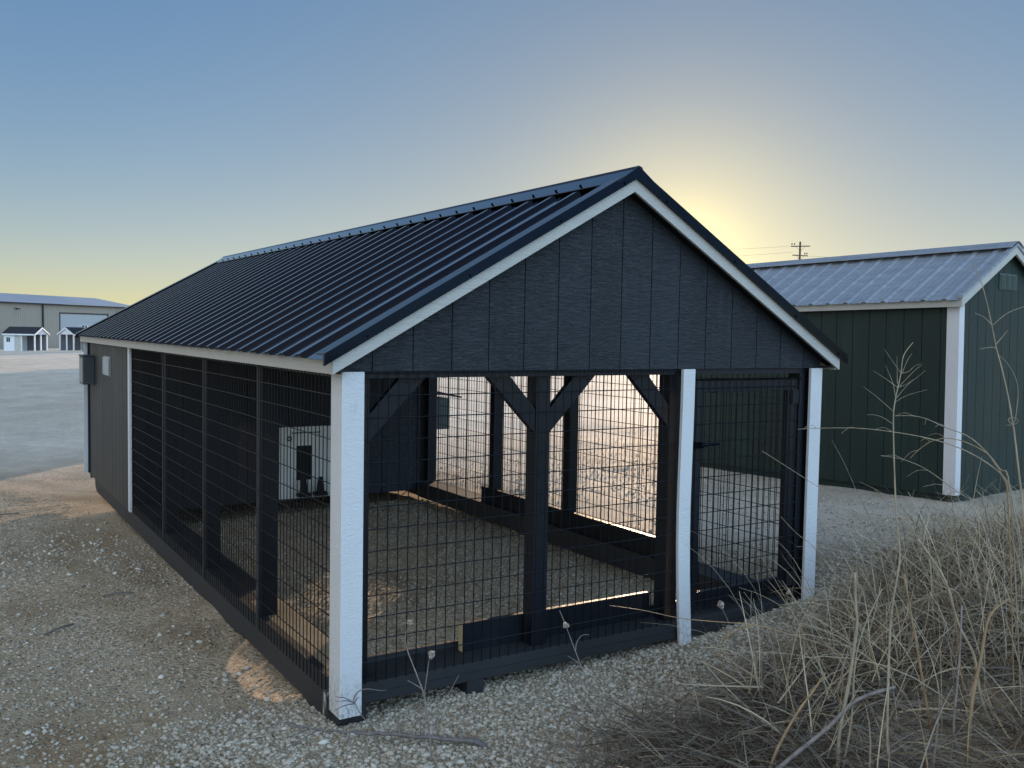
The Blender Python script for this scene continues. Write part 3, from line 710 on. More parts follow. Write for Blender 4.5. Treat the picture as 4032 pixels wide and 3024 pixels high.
for s in (-1, 1):
    a = [(HW, 2.755), (HW+s*.03, 2.75), (HW+s*.15, 2.75-.56*.12), (HW+s*.15, 2.745-.56*.12), (HW+s*.03, 2.744), (HW, 2.749)]
    mb.prism(a if s > 0 else a[::-1], 1, -.105, SLN+.12)
sp(mb, "ridge_cap", M_GALV)
gv = sp(MB().box(HW-.19, HW+.17, -.010, -.001, 2.235, 2.405), "gable_vent", M_GVENT)
lv = MB()
for k in range(3):
    for j in range(9):
        x = HW-.178+k*.117; z = 2.246+j*.0172
        lv.box(x, x+.10, -.024, -.010, z, z+.005)
lv.build("vent_louvre", M_GVENT, gv)

# ------------------------------------------------------------------ far yard: warehouse, small sheds, bollards, canopy
WA = math.radians(90-47.7)    # long wall runs to az 47.7 deg -> set from two wall points below
p0, p1 = Vector((6.0, 127.2)), Vector((22.9, 142.6)); wd = (p1-p0).normalized(); wang = math.atan2(wd.y, wd.x)
WH = thing("warehouse", "long beige steel warehouse with pale low roof and roller door across the yard", "warehouse", (p0.x, p0.y, -1.75), (0, 0, wang))
def wp(mb, name, mat, parent=None): return mb.build(name, mat, parent or WH)
x0w, x1w, DW, HE = -45.0, 25.0, 14.0, 6.12
mb = MB().box(x0w, 10.0, 0, .3, 0, HE).box(10.0, 19.2, 0, .3, 4.9, HE).box(19.2, x1w, 0, .3, 0, HE).box(x0w, x1w, DW-.3, DW, 0, HE).box(x0w, x0w+.3, .3, DW-.3, 0, HE).box(x1w-.3, x1w, .3, DW-.3, 0, HE)
wl_ = wp(mb, "wall", M_BEIGE)
rb = MB(); x = x0w
while x < x1w:
    if not (9.9 < x < 19.3): rb.box(x, x+.07, -.035, -.001, .1, HE-.05)
    else: rb.box(x, x+.07, -.035, -.001, 5.0, HE-.05)
    x += .305
rb.build("wall_ribs", M_BEIGE, wl_)
wp(MB().prism([(-.45, HE+.02), (-.45, HE+.10), (DW/2, HE+1.35), (DW+.45, HE+.10), (DW+.45, HE+.02), (DW/2, HE+1.2)], 0, x0w-.2, x1w+.2), "roof", M_WHROOF)
wp(MB().box(x0w, x1w, -.42, -.26, HE-.16, HE+.01), "gutter", M_SIDE)
wp(MB().tube([(6.85, -.12, 0), (6.85, -.12, HE-.1)], .11, 8), "downspout", M_SIDE)
rd = wp(MB().box(10.0, 19.2, .10, .18, 0, 4.9), "roller_door", M_DOORW)
mb = MB()
for k in range(24): mb.box(10.02, 19.18, .06, .099, .02+k*.2, .17+k*.2)
mb.build("door_slats", M_DOORW, rd)
wp(MB().box(9.85, 19.35, -.05, .05, 4.9, 5.05).box(9.85, 10.0, -.05, .05, 0, 4.9).box(19.2, 19.35, -.05, .05, 0, 4.9), "door_frame", M_SIDE)
for x in (2.2, 21.0): wp(MB().box(x-.06, x+.06, -.5, -.001, 5.35, 5.43).box(x-.2, x+.2, -.75, -.45, 5.22, 5.38), "wall_lamp", M_SIDE)

def small_kennel(name, label, loc, ang, L_, W_, tan_panel):
    t_ = thing(name, label, "kennel", loc, (0, 0, ang), "white kennels in front of the warehouse")
    # x: along side wall away from the corner, y: along gable ; origin near corner
    H, R_ = 2.02, 2.72
    MB().box(0, .12, 0, .12, 0, H).box(0, .12, W_-.12, W_, 0, H).box(0, .12, W_/2-.06, W_/2+.06, 0, H).box(L_*.42, L_*.42+.12, 0, .12, 0, H).box(0, L_, 0, .1, 0, .16).box(0, .1, .1, W_, 0, .16).build("white_posts", M_KWHITE, t_)
    MB().box(L_*.66, L_, .02, W_-.02, .1, H).build("house_wall", M_KWHITE, t_)
    if tan_panel: MB().box(L_*.42+.12, L_*.66, .03, .08, .1, H).build("side_panel", M_KTAN, t_)
    w = MB().box(L_*.80, L_*.91, .005, .019, 1.15, 1.65).build("window", M_GLASSD, t_)
    MB().box(L_*.855-.02, L_*.855+.02, -.005, .004, 1.15, 1.65).build("window_bar", M_KWHITE, w)
    MB().box(.02, L_*.66, W_-.06, W_-.04, .16, H).build("back_screen", M_MESHG, t_)
    MB().prism([(-.02, H), (W_+.02, H), (W_/2, R_-.02)], 0, .0, .06).build("gable", M_KWHITE, t_)
    MB().prism([(-.18, H-.06), (-.18, H+.06), (W_/2, R_+.14), (W_/2, R_+.0)], 0, -.12, L_+.12).prism([(W_+.18, H+.06), (W_+.18, H-.06), (W_/2, R_+.0), (W_/2, R_+.14)], 0, -.12, L_+.12).build("roof", M_KROOF, t_)
    MB().box(-.1, L_+.1, -.2, -.181, H-.10, H+.05).build("eave_fascia", M_KWHITE, t_)
    MB().prism([(-.2, H-.10), (-.2, H+.05), (W_/2, R_+.12), (W_/2, R_-.06)], 0, -.15, -.121).prism([(W_+.2, H+.05), (W_+.2, H-.10), (W_/2, R_-.06), (W_/2, R_+.12)], 0, -.15, -.121).build("rake_fascia", M_KWHITE, t_)
    return t_
def az(d): return math.radians(90-d)
small_kennel("small_kennel", "small white kennel with dark roof and window, left of the two by the warehouse", (8.50, 112.29, -1.47), az(307), 3.66, 2.44, True).scale = (1, -1, 1)
small_kennel("small_kennel", "white kennel with arched openings, half hidden behind the big kennel", (12.40, 112.22, -1.43), az(59), 4.2, 2.44, False)
for x, y, lab in ((10.2, 121.0, "yellow bollard left of the roller door, just beside the downspout"), (13.15, 131.2, "yellow bollard at the left jamb of the roller door")):
    b_ = MB(); b_.tube([(0, 0, -.1), (0, 0, 1.15), (0, 0, 1.22), (0, 0, 1.25)], [.10, .10, .08, .03], 12)
    o = b_.build("bollard", M_YEL); o.location = (x, y, float(gz(x, y))-.05); tag(o, lab, "bollard", "yellow bollards at the warehouse")
ca = thing("metal_canopy", "small beige metal shelter with a pale sloping roof, half hidden behind the kennel roof", "shelter", (12.4, 105.0, -1.30), (0, 0, az(104)))
for _y in (0, 3.0): MB().box(0, .14, _y, _y+.14, 0, 2.95).build("canopy_post", M_SIDE, ca)
MB().box(.3, 5, .3, 2.8, 0, 2.7).build("wall", M_BEIGE, ca)
MB().hexa([(-.3, -.3, 2.95), (6, -.3, 3.25), (6, 3.4, 3.25), (-.3, 3.4, 2.95), (-.3, -.3, 3.05), (6, -.3, 3.35), (6, 3.4, 3.35), (-.3, 3.4, 3.05)]).build("roof", M_WHROOF, ca)

def unseen_shade_shed(label, s0, ln, wall, roof_m):  # unseen sheds added behind the kennel to shade the far yard
    a = math.radians(20.0); x, y = -1.57+s0*math.sin(a), -3.95+s0*math.cos(a)
    t_ = thing("unseen_shade_shed", label, "shed", (x, y, float(gz(x, y))-.05), (0, 0, math.pi/2-a), "unseen sheds added beyond the kennel for shade")
    w_, h_ = 3.0, 2.15
    MB().box(0, ln, 0, .1, .1, h_).box(0, ln, w_-.1, w_, .1, h_).box(0, .1, .1, w_-.1, .1, h_).box(ln-.1, ln, .1, w_-.1, .1, h_).prism([(0, h_), (w_, h_), (w_/2, 2.8)], 0, .0, .1).prism([(0, h_), (w_, h_), (w_/2, 2.8)], 0, ln-.1, ln).build("wall", wall, t_)
    MB().prism([(-.15, h_-.05), (-.15, h_+.02), (w_/2, 2.92), (w_/2, 2.84)], 0, -.12, ln+.12).prism([(w_+.15, h_+.02), (w_+.15, h_-.05), (w_/2, 2.84), (w_/2, 2.92)], 0, -.12, ln+.12).build("roof", roof_m, t_)
    MB().box(-.02, -.001, w_/2-.5, w_/2+.5, .12, 2.0).build("door", M_KWHITE, t_)
    MB().box(-.08, ln+.08, .0, w_, -.06, .099).build("floor_frame", M_FRAME, t_)
unseen_shade_shed("long grey shed added unseen behind the kennel to shade the yard, nearest of the row", 22.3, 9.5, M_GREYBOX, M_GALV)
unseen_shade_shed("long tan shed added unseen behind the kennel to shade the yard, second of the row", 33.5, 11.0, M_BEIGE, M_KROOF)
unseen_shade_shed("long dark green shed added unseen behind the kennel to shade the yard, third of the row", 46.0, 13.0, M_GREEN, M_GALV)
unseen_shade_shed("long white shed added unseen behind the kennel to shade the yard, farthest of the row", 61.5, 16.0, M_KWHITE, M_KROOF)

# ------------------------------------------------------------------ utility pole and wires
px_, py_, ptop = 97.32, 82.77, 14.46
pb = float(gz(px_, py_))-.3
UP = thing("utility_pole", "brown timber utility pole with two crossarms showing above the green shed roof", "utility pole", (px_, py_, 0))
MB().tube([(0, 0, pb), (0, 0, 7), (0, 0, ptop)], [.20, .165, .125], 12).build("pole", M_POLE, UP)
rx = Vector((.849, -.528, 0)); fw = Vector((.528, .849, 0))
def arm(z, tilt, dirv, name):
    a = -dirv*1.22+Vector((0, 0, z)); b = dirv*1.22+Vector((0, 0, z)); a.z += tilt; b.z -= tilt
    mb = MB().bar(a+fw*-.18, b+fw*-.18, .10, .13)
    o = mb.build(name, M_POLE, UP)
    br = MB()
    for s in (-1, 1): br.bar(dirv*s*.62+fw*-.20+Vector((0, 0, z-.05-s*tilt*.5)), fw*-.16+Vector((0, 0, z-.62)), .03, .03)
    br.build("arm_brace", M_SIDE, o); return a, b
d1 = (rx*.93-fw*.36).normalized(); d2 = (rx*.93+fw*.36).normalized()
a1, b1 = arm(ptop-.62, .0, d1, "crossarm"); a2, b2 = arm(ptop-1.85, .0, d2, "crossarm")
def insul(p): return MB().tube([p, p+Vector((0, 0, .14)), p+Vector((0, 0, .15)), p+Vector((0, 0, .30)), p+Vector((0, 0, .34))], [.02, .02, .075, .08, .05], 8)
for q, dv, z in ((a1, d1, ptop-.55), (a2, d2, ptop-1.78)):
    for k in ((.12, .45) if q is a1 else (2.30, 1.97)):
        p = Vector((q.x, q.y, z))+dv*k-fw*.18; insul(p).build("insulator", M_DARK, UP)
MB().bar((.25, 0, ptop-2.75), (.75, -.35, ptop-3.05), .09, .09).build("strain_insulator", M_DARK, UP)
MB().bar((-.5, .3, ptop-3.05), (.45, -.28, ptop-3.05), .04, .04).build("lower_bracket", M_DARK, UP)
def wire(p, q, sag, label, r=.012):
    p, q = Vector(p), Vector(q); pts = [p.lerp(q, t)-Vector((0, 0, sag*4*t*(1-t))) for t in np.linspace(0, 1, 17)]
    o = MB().tube(pts, r, 5).build("power_line", M_SIDE); return tag(o, label, "power line", "power lines at the utility pole")
P0 = Vector((px_, py_, 0))
wire(P0+a1+Vector((0, 0, .05)), P0+Vector((-24, 21, 13.6)), .5, "upper wire running left from the top crossarm of the pole")
wire(P0+a2+Vector((0, 0, .4)), P0+Vector((-24, 20.5, 12.3)), .5, "lower wire running left from the lower crossarm of the pole")
wire(P0+b2+Vector((0, 0, .0)), P0+Vector((24, -27, 12.2)), .5, "wire running right from the lower crossarm of the pole")
wire(P0+b2+Vector((-.3, 0, -.3)), P0+Vector((7.5, -5.2, 0)), .1, "thin guy wire slanting down right beside the pole", .015)

# ------------------------------------------------------------------ dry grass and weeds
def tufts(name, n, label, seed, dens, box, hl, wd, lean, droop, tones, zlift=(0, .1), segs=5):
    rg = np.random.default_rng(seed); P = []
    while sum(len(p) for p in P) < n:
        q = rg.random((n*2, 2)); q = q*[box[1]-box[0], box[3]-box[2]]+[box[0], box[2]]
        P.append(q[rg.random(len(q)) < dens(q[:, 0], q[:, 1])])
    P = np.concatenate(P)[:n]
    L = rg.uniform(hl[0], hl[1], n)*rg.uniform(.6, 1, n); a = rg.uniform(0, 6.283, n)
    el = rg.uniform(lean[0], lean[1], n); w = rg.uniform(wd[0], wd[1], n)
    tdir = np.stack([np.cos(a), np.sin(a)], 1); side = np.stack([-np.sin(a), np.cos(a)], 1)
    dr = rg.uniform(droop[0], droop[1], n); cur = rg.uniform(-.35, .35, n)
    z0 = gz(P[:, 0], P[:, 1])+rg.uniform(zlift[0], zlift[1], n)
    pos = np.stack([P[:, 0], P[:, 1], z0], 1); th = el.copy(); aa = a.copy(); rows = []
    twist = rg.uniform(0, 3.14, n)
    for s in range(segs+1):
        t = s/segs; ww = w*(1-.75*t**1.5)
        sd_ = np.stack([-np.sin(aa)*np.cos(twist), np.cos(aa)*np.cos(twist), np.sin(twist)], 1)
        rows.append(np.stack([pos-sd_*ww[:, None]/2, pos+sd_*ww[:, None]/2], 1))
        st = L/segs
        pos = pos+np.stack([np.cos(th)*np.cos(aa), np.cos(th)*np.sin(aa), np.sin(th)], 1)*st[:, None]
        th = th-dr*st*3; aa = aa+cur/segs*2
        gmin = gz(pos[:, 0], pos[:, 1])+.01; pos[:, 2] = np.maximum(pos[:, 2], gmin)
    Vv = np.stack(rows, 1).reshape(n, -1, 3)          # n,(segs+1)*2,3
    nv = (segs+1)*2
    f = np.array([[2*s, 2*s+1, 2*s+3, 2*s+2] for s in range(segs)])
    F = (f[None]+(np.arange(n)*nv)[:, None, None]).reshape(-1, 4)
    tone = np.repeat(np.clip(rg.normal((tones[0]+tones[1])/2, (tones[1]-tones[0])/3, n), 0, 1), nv)
    o = np_mesh(name, Vv.reshape(-1, 3), F, M_STRAW, 4, tone)
    return tag(o, label, None, None, 'stuff')
def edge(x, y):      # 0 outside the bank of grass, 1 well inside
    # boundary runs from (0.9,-1.5) over (1.3,-.75) and (2.1,-.35) to (5.5,.35)
    xs = np.array([-.2, .25, .7, 1.3, 1.9, 2.8, 3.4, 4.4, 6.5]); ys = np.array([-1.3, -.92, -.72, -.66, -.55, -.42, -.12, .12, .35])
    b = np.interp(x, xs, ys)+.25*vnoise(x*2.2, y*2.2, 21)
    return np.clip((b-y)/.35, 0, 1)**1.5*(x > -.2)
def dG(x, y): return edge(x, y)*np.clip(.45+1.3*vnoise(x*1.8, y*1.8, 9)+.35, .25, 1)*((x-1.0)*.6-y > -2) 
BX = (-.2, 6.5, -3.0, .6)
tufts("dry_grass", 46000, "matted grey-brown dry grass covering the bank in the front right", 31, dG, BX, (.10, .36), (.003, .0075), (-.35, .45), (.0, .7), (.0, .52), (0, .13))
tufts("dry_grass", 9500, "tangled straw-coloured dry grass standing on the bank in the front right", 32, lambda x, y: dG(x, y)*np.clip((x-1.0)/1.3, 0, 1), BX, (.22, .60), (.0035, .0085), (.1, 1.45), (.0, .7), (.42, 1.05), (0, .14))
tufts("dry_grass", 1300, "stiff dry grass stems rising out of the bank in the front right", 33, lambda x, y: edge(x, y-.1)*np.clip((x-1.2)/1.0, 0, 1), BX, (.45, .95), (.003, .0060), (.7, 1.5), (.1, .9), (.6, 1.0), (0, .05), 7)
tufts("dry_grass", 1500, "sparse dry wisps lying on the gravel in front of the kennel", 34, lambda x, y: np.clip(1-np.abs(y+.75)/.8, 0, 1)*np.clip((x-.0)/1.5, 0, 1), (0, 3.6, -1.8, .0), (.05, .22), (.0015, .003), (-.1, .5), (.4, 1.6), (.1, .6), (0, .03))
tufts("dry_grass", 260, "sparse thin weeds along the yard right of the kennel", 35, lambda x, y: np.clip(vnoise(x, y, 40)*3, 0, 1), (3.3, 9, 0, 2.2), (.08, .35), (.0018, .003), (.6, 1.5), (.2, 1.0), (.3, .8), (0, .01))

def smooth(pts, n=4):
    P = [Vector(p) for p in pts]; out_ = []
    for i_ in range(len(P)-1):
        a, b, c, d = P[max(i_-1, 0)], P[i_], P[i_+1], P[min(i_+2, len(P)-1)]
        for k in range(n):
            t = k/n
            out_.append(.5*((2*b)+(c-a)*t+(2*a-5*b+4*c-d)*t*t+(3*b-a-3*c+d)*t**3))
    out_.append(P[-1]); return out_
def stem_pts(pts, root=True):
    pts = list(pts)
    if root: 
        x, y, z = pts[0]; dx = pts[0][0]-pts[1][0]; dy = pts[0][1]-pts[1][1]
        g0 = float(gz(x+dx*.3, y+dy*.3))-.02
        if z > g0+.03: pts = [(x+dx*.3, y+dy*.3, g0)]+pts
    return smooth(pts)
def add_stem(mb, pts, r0, r1, root=False, n=6):
    P = stem_pts(pts, root); k = len(P)
    mb.tube(P, [r0+(r1-r0)*(i_/(k-1))*(1-.12*(i_ % 5 == 0)) for i_ in range(k)], n)
def plant(name, label, cat, main, r0, r1, mat, branches=(), rb=.0016, heads=(), group=None, thick=()):
    base = stem_pts(main, True)[0]; t_ = thing(name, label, cat, base, group=group)
    L = lambda pts: [tuple(Vector(p)-base) for p in pts]
    mb = MB(); P = [p-base for p in stem_pts(main, True)]; k = len(P)
    rj = random.Random(int(abs(base.x)*1000)); big = mat is M_BARK
    if big: P = [p+Vector((rj.uniform(-1, 1), rj.uniform(-1, 1), rj.uniform(-.5, 1)))*.006 for p in P]
    mb.tube(P, [(r0+(r1-r0)*(i_/(k-1)))*(rj.uniform(.78, 1.22) if big else (1.0+.18*(i_ % 6 == 0))) for i_ in range(k)], 7); mb.build("stem", mat, t_, smooth=True)
    for b in branches:
        mb = MB(); P = smooth(L(b)); k = len(P)
        mb.tube(P, [rb*(1-.6*i_/(k-1)) for i_ in range(k)], 5)
        mb.build("twig", mat, t_)
    for c, r in heads:
        mb = MB(); rr = random.Random(int(c[0]*1000))
        for q in range(9):
            o = Vector(c)-base+Vector((rr.uniform(-1, 1), rr.uniform(-1, 1), rr.uniform(-1, 1)))*r*.55
            mb.blob(o, r*.55, 1, q)
        mb.build("seed_head", M_HEAD, t_)
    return t_
S1 = [(1.293,-1.933,0.3),(1.282,-1.921,0.377),(1.288,-1.909,0.619),(1.297,-1.903,0.794),(1.308,-1.903,0.9),(1.329,-1.907,1.042),(1.321,-1.893,1.17),(1.317,-1.879,1.348),(1.316,-1.867,1.527),(1.325,-1.867,1.602),(1.341,-1.872,1.688),(1.351,-1.873,1.751),(1.379,-1.888,1.797)]
S1B = [[(1.324,-1.867,1.587),(1.359,-1.888,1.611),(1.42,-1.924,1.632)],[(1.328,-1.869,1.602),(1.359,-1.886,1.646),(1.39,-1.903,1.675),(1.415,-1.917,1.7)],[(1.333,-1.87,1.638),(1.359,-1.885,1.651),(1.377,-1.895,1.667)],[(1.335,-1.871,1.641),(1.382,-1.896,1.698),(1.406,-1.91,1.719)],[(1.342,-1.873,1.687),(1.364,-1.886,1.695),(1.382,-1.895,1.713),(1.404,-1.908,1.724)],[(1.341,-1.872,1.689),(1.317,-1.854,1.73),(1.293,-1.836,1.772)],[(1.345,-1.874,1.689),(1.361,-1.881,1.733),(1.376,-1.889,1.759)],[(1.324,-1.867,1.602),(1.316,-1.858,1.656),(1.295,-1.841,1.716)],[(1.331,-1.869,1.638),(1.295,-1.844,1.668),(1.26,-1.821,1.694)],[(1.33,-1.867,1.651),(1.33,-1.861,1.748)],[(1.319,-1.867,1.551),(1.268,-1.831,1.604),(1.229,-1.805,1.638)],[(1.314,-1.866,1.51),(1.284,-1.846,1.532),(1.26,-1.831,1.54),(1.238,-1.817,1.54)]]
plant("tall_dry_weed", "tall upright dry weed with a branching panicle in front of the green shed", "weed", S1, .0050, .0011, M_STALK, S1B, .0011)
S2 = [(1.714,-2.168,0.778),(1.706,-2.148,1.0),(1.698,-2.131,1.185),(1.692,-2.122,1.268),(1.683,-2.11,1.372),(1.673,-2.095,1.496),(1.669,-2.09,1.528),(1.657,-2.077,1.617),(1.639,-2.059,1.718),(1.625,-2.046,1.782),(1.612,-2.033,1.864),(1.59,-2.012,1.982),(1.564,-1.99,2.074)]
plant("tall_dry_weed", "tall leaning dry weed with a looped side stem at the right edge", "weed", S2, .0045, .0012, M_STALK, [[(1.669,-2.091,1.518),(1.675,-2.095,1.526),(1.682,-2.096,1.567),(1.687,-2.096,1.625),(1.682,-2.089,1.674),(1.661,-2.072,1.724),(1.633,-2.053,1.757)],[(1.625,-2.045,1.797),(1.66,-2.064,1.846)],[(1.625,-2.046,1.782),(1.607,-2.035,1.785),(1.575,-2.015,1.778)],[(1.612,-2.033,1.864),(1.589,-2.017,1.891),(1.562,-1.999,1.904)],[(1.614,-2.034,1.862),(1.659,-2.06,1.906),(1.71,-2.09,1.93)],[(1.671,-2.092,1.515),(1.656,-2.082,1.53),(1.671,-2.091,1.541),(1.686,-2.101,1.528),(1.675,-2.095,1.516),(1.65,-2.08,1.512)]], .0018)
ARCS = {
 'A': [(1.791,-2.082,1.015),(1.768,-2.057,1.186),(1.748,-2.037,1.297),(1.687,-1.995,1.365),(1.6,-1.937,1.419),(1.506,-1.876,1.451),(1.397,-1.807,1.472),(1.288,-1.738,1.483),(1.164,-1.661,1.48),(1.105,-1.625,1.475)],
 'B': [(1.848,-1.99,1.168),(1.831,-1.97,1.3),(1.805,-1.951,1.352),(1.783,-1.935,1.387),(1.746,-1.91,1.413),(1.701,-1.881,1.434),(1.653,-1.85,1.442),(1.604,-1.82,1.427),(1.566,-1.799,1.396),(1.539,-1.784,1.364)],
 'C': [(1.97,-1.959,0.991),(1.895,-1.904,1.125),(1.857,-1.877,1.175),(1.78,-1.826,1.227),(1.685,-1.761,1.307),(1.608,-1.711,1.346),(1.531,-1.662,1.361)],
 'D': [(1.758,-2.048,1.229),(1.723,-2.018,1.348),(1.644,-1.962,1.45),(1.561,-1.908,1.491),(1.507,-1.872,1.519),(1.463,-1.844,1.531),(1.405,-1.808,1.53)],
 'E': [(1.98,-1.746,0.746),(1.9,-1.691,0.815),(1.763,-1.598,0.942),(1.618,-1.497,1.102),(1.469,-1.396,1.218),(1.296,-1.28,1.346)],
 'F': [(1.926,-1.246,0.656),(1.86,-1.198,0.76),(1.785,-1.144,0.875),(1.723,-1.101,0.932),(1.665,-1.06,1.005)],
 'G': [(1.943,-1.723,0.745),(1.916,-1.701,0.82),(1.861,-1.659,0.939),(1.801,-1.615,1.043),(1.741,-1.572,1.119),(1.679,-1.528,1.203)],
 'H': [(2.385,-1.052,0.78),(2.319,-0.997,0.988),(2.29,-0.975,1.057),(2.243,-0.936,1.189),(2.19,-0.896,1.307)]}
LAB = {'A': ("long dry grass stem arching far left across the green shed, highest of the arching stems", .0040),
 'B': ("dry grass stem bent over into a hook beside the shed's white corner board", .0036),
 'C': ("dry grass stem arching low across the green shed's lower wall", .0034),
 'D': ("dry grass stem arching over the lit shed corner above the longer arching stem", .0032),
 'E': ("straight dry stem slanting up left in front of the kennel's right corner post", .0034),
 'F': ("short dry stem slanting left with its tip in front of the kennel door", .0030),
 'G': ("thick brown dry stem slanting up left over the gravel before the shed", .0040),
 'H': ("thin dark dry stem leaning left low in front of the green shed wall", .0022)}
for k, pts in ARCS.items():
    base = Vector(pts[0]); d_ = Vector(pts[0])-Vector(pts[1]); g0 = float(gz(base.x+.1, base.y))
    pts = [(base.x+d_.x*1.2+.05, base.y+d_.y*1.2, g0)]+pts
    br = []
    rr = random.Random(ord(k))
    if k in 'ABCD':
        for q in range(3):
            p = Vector(pts[-2-q]); e = p+Vector((rr.uniform(-.09, -.03), rr.uniform(-.02, .05), rr.uniform(-.06, .015))); mdl = (p+e)/2+Vector((0, 0, .012)); br.append([tuple(p), tuple(mdl), tuple(e)])
    plant("arching_grass_stem", LAB[k][0], "grass stem", pts, LAB[k][1]*.78, .0009, M_STALKB if k in 'BG' else (M_STALKG if k == 'H' else M_STALK), br, .0011, group="long dry grass stems in the front right")
I = [(1.837,-1.329,0.347),(1.813,-1.309,0.411),(1.754,-1.269,0.46),(1.627,-1.187,0.507),(1.478,-1.092,0.549),(1.329,-0.998,0.561),(1.202,-0.918,0.574),(1.074,-0.837,0.604),(0.947,-0.756,0.623)]
plant("arching_grass_stem", "low dry stem arching left across the white door trim with drooping seed plumes", "grass stem", I, .0042, .0012, M_STALKB, [[(1.478,-1.092,0.549),(1.392,-1.041,0.513),(1.341,-1.012,0.456),(1.323,-1.004,0.416)],[(1.478,-1.092,0.547),(1.405,-1.049,0.518),(1.366,-1.028,0.467),(1.352,-1.023,0.402),(1.365,-1.034,0.357)]], .003, group="long dry grass stems in the front right")
TS = [("thick grey dead stem lying diagonally through the grass", [(0.948,-1.615,0.16),(1.081,-1.688,0.30),(1.184,-1.746,0.40),(1.27,-1.795,0.50),(1.389,-1.865,0.55)], .010, .006, M_STALKG),
 ("stout broken dry stalk standing left of the tall weed", [(1.216,-1.768,0.25),(1.222,-1.764,0.379),(1.249,-1.771,0.53),(1.268,-1.774,0.655),(1.283,-1.775,0.78),(1.279,-1.769,0.84),(1.279,-1.761,0.96)], .0075, .0045, M_STALK),
 ("forked orange-brown stalk near the bottom of the grass", [(1.037,-1.618,0.25),(1.108,-1.651,0.413),(1.17,-1.683,0.515),(1.209,-1.703,0.581)], .0062, .003, M_STALKB),
 ("brown reed stalk rising at the right of the grass bank", [(1.632,-2.006,0.25),(1.648,-2.001,0.481),(1.68,-2.01,0.657),(1.708,-2.017,0.803),(1.769,-2.051,0.87)], .0085, .003, M_STALKB),
 ("long pale stalk slanting up left from the right of the grass bank", [(1.831,-2.045,0.25),(1.789,-2.012,0.352),(1.747,-1.977,0.479),(1.727,-1.955,0.632),(1.677,-1.915,0.759),(1.64,-1.882,0.912),(1.58,-1.838,1.024),(1.555,-1.819,1.064)], .0058, .0035, M_STALK),
 ("slim upright brown stalk right of the tall weed", [(1.693,-1.832,0.25),(1.66,-1.797,0.487),(1.636,-1.769,0.671),(1.604,-1.733,0.908)], .0055, .0028, M_STALKB),
 ("upright bleached stalk in the middle of the thick grass", [(1.614,-1.996,0.25),(1.59,-1.973,0.379),(1.611,-1.969,0.631),(1.623,-1.962,0.842)], .005, .003, M_STALKG),
 ("bleached stalk leaning right beside the stout broken stalk", [(1.233,-1.778,0.25),(1.261,-1.784,0.43),(1.275,-1.779,0.63),(1.304,-1.789,0.76),(1.362,-1.815,0.901)], .005, .002, M_STALK)]
for lab, pts, r0, r1, mt in TS: plant("dry_stalk", lab, "stalk", pts, r0, r1, mt, group="thick stalks in the grass bank")
plant("seed_weed", "thin dry weed with pale round seed heads before the kennel's left mesh", "weed", [(0.204,-0.523,0.0),(0.201,-0.515,0.092),(0.19,-0.5,0.207),(0.181,-0.49,0.282),(0.163,-0.474,0.345),(0.139,-0.455,0.42),(0.125,-0.443,0.466),(0.118,-0.435,0.523),(0.134,-0.441,0.576)], .0042, .0014, M_STALKG,
 [[(0.19,-0.5,0.207),(0.184,-0.492,0.282),(0.192,-0.492,0.352),(0.201,-0.493,0.421),(0.208,-0.496,0.438)],[(0.202,-0.516,0.086),(0.224,-0.524,0.167),(0.27,-0.545,0.284),(0.308,-0.563,0.368)],[(0.176,-0.485,0.305),(0.152,-0.469,0.322),(0.124,-0.451,0.34)]], .0026, [((.21, -.496, .452), .018), ((.136, -.441, .582), .013)])
plant("seed_weed", "thin leaning dry weed with one brown seed head before the middle of the kennel front", "weed", [(0.966,-0.809,0.05),(0.904,-0.762,0.187),(0.855,-0.723,0.306),(0.82,-0.695,0.407),(0.779,-0.661,0.539),(0.759,-0.645,0.598)], .0036, .0012, M_STALKG,
 [[(0.828,-0.702,0.371),(0.786,-0.674,0.401)],[(0.816,-0.691,0.419),(0.821,-0.692,0.461),(0.842,-0.703,0.492),(0.868,-0.719,0.494)]], .002, [((.781, -.662, .535), .016)])
plant("seed_weed", "short curved bare weed stem on the gravel near the bottom edge", "weed", [(0.746,-0.891,0.0),(0.714,-0.863,0.126),(0.687,-0.837,0.268),(0.683,-0.829,0.354),(0.694,-0.831,0.412)], .0046, .0016, M_STALKG)
plant("seed_weed", "small dry weed with two papery heads in front of the kennel door sill", "weed", [(1.95,-.62,.06),(1.90,-.585,.22),(1.865,-.56,.36),(1.835,-.54,.43)], .0028, .0014, M_STALKG, [[(2.02,-.60,.08),(2.13,-.62,.30),(2.20,-.63,.40),(2.22,-.63,.47)]], .0022, [((1.83, -.54, .445), .022), ((2.22, -.63, .48), .015)])
BRP = [(.45,-.53,.02),(.40,-.49,.035),(.311,-.418,.035),(.205,-.345,.04),(.115,-.275,.045),(.05,-.235,.045),(-.035,-.170,.045),(-.115,-.12,.05),(-.20,-.06,.06),(-.26,-.02,.075)]
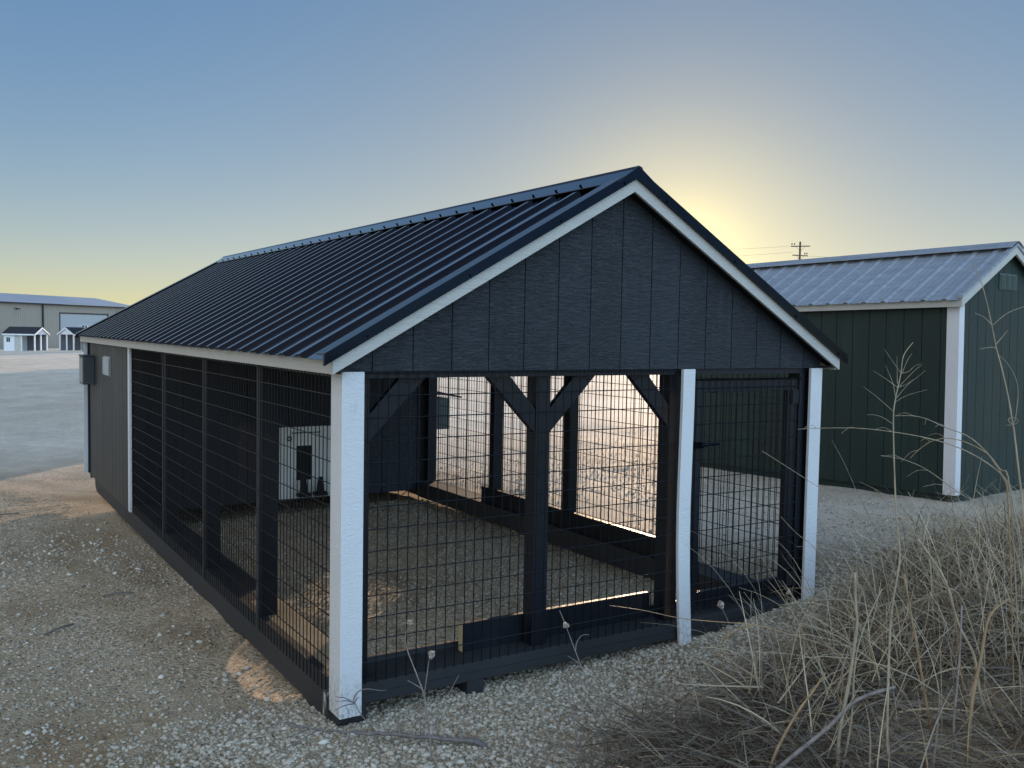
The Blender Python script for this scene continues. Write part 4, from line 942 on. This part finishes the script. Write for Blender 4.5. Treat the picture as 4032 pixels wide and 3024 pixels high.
plant("fallen_branch", "grey fallen branch with curly side twigs lying on the gravel by the kennel corner", "branch", BRP, .0135, .0032, M_BARK,
 [[(.077,-.250,.05),(0.056,-0.20,0.078),(0.039,-0.15,0.108),(0.028,-0.12,0.141),(0.022,-0.112,0.154)],
  [(0.028,-0.117,0.141),(0.011,-0.105,0.153),(-0.012,-0.09,0.167),(-0.034,-0.076,0.168),(-0.047,-0.068,0.174)],[(0.026,-0.115,0.146),(0.003,-0.1,0.153),(-0.019,-0.086,0.153),(-0.043,-0.072,0.148)],[(0.026,-0.115,0.141),(-0.009,-0.094,0.133),(-0.035,-0.079,0.119),(-0.052,-0.069,0.106)],[(0.022,-0.112,0.154),(0.029,-0.115,0.177),(0.047,-0.124,0.2),(0.079,-0.144,0.208),(0.121,-0.17,0.202),(0.149,-0.188,0.205)],[(0.026,-0.115,0.146),(0.035,-0.12,0.164),(0.046,-0.126,0.172)],
  [(.07,-.24,.04),(.055,-.28,.02),(.05,-.36,.01)],[(0.159,-0.31,0.05),(0.165,-0.29,0.085),(0.215,-0.30,0.10)],[(0.245,-0.37,0.05),(0.235,-0.35,0.09),(0.26,-0.36,0.085)],[(-.02,-.18,.04),(-.05,-.22,.02),(-.04,-.27,.01)],[(.11,-.28,.05),(.10,-.25,.085)],
  [(-.19,-.06,.055),(-.24,.03,.06),(-.31,.07,.03)],[(-.17,-.07,.05),(-.25,-.08,.04),(-.31,-.03,.02)],[(-.14,-.10,.05),(-.25,-.13,.03),(-.37,-.16,.005)]], .0032)
for k, (x, y, a, l, lab) in enumerate(((-1.0, 2.2, .6, .22, "thin dark twig lying on the packed yard left of the kennel, nearer one"), (-1.15, 6.6, .2, .35, "dark twig lying in the sunlit strip at the far left"), (-.55, 2.9, -.3, .18, "short twig on the gravel beside the kennel's left rail"))):
    z = float(gz(x, y))+.012; P = smooth([(x, y, z), (x+l*.5*math.cos(a), y+l*.5*math.sin(a), z+.012), (x+l*math.cos(a), y+l*math.sin(a)+.02, z)])
    o = MB().tube(P, .006, 6).build("twig", M_BARK); tag(o, lab, "twig", "twigs on the yard")
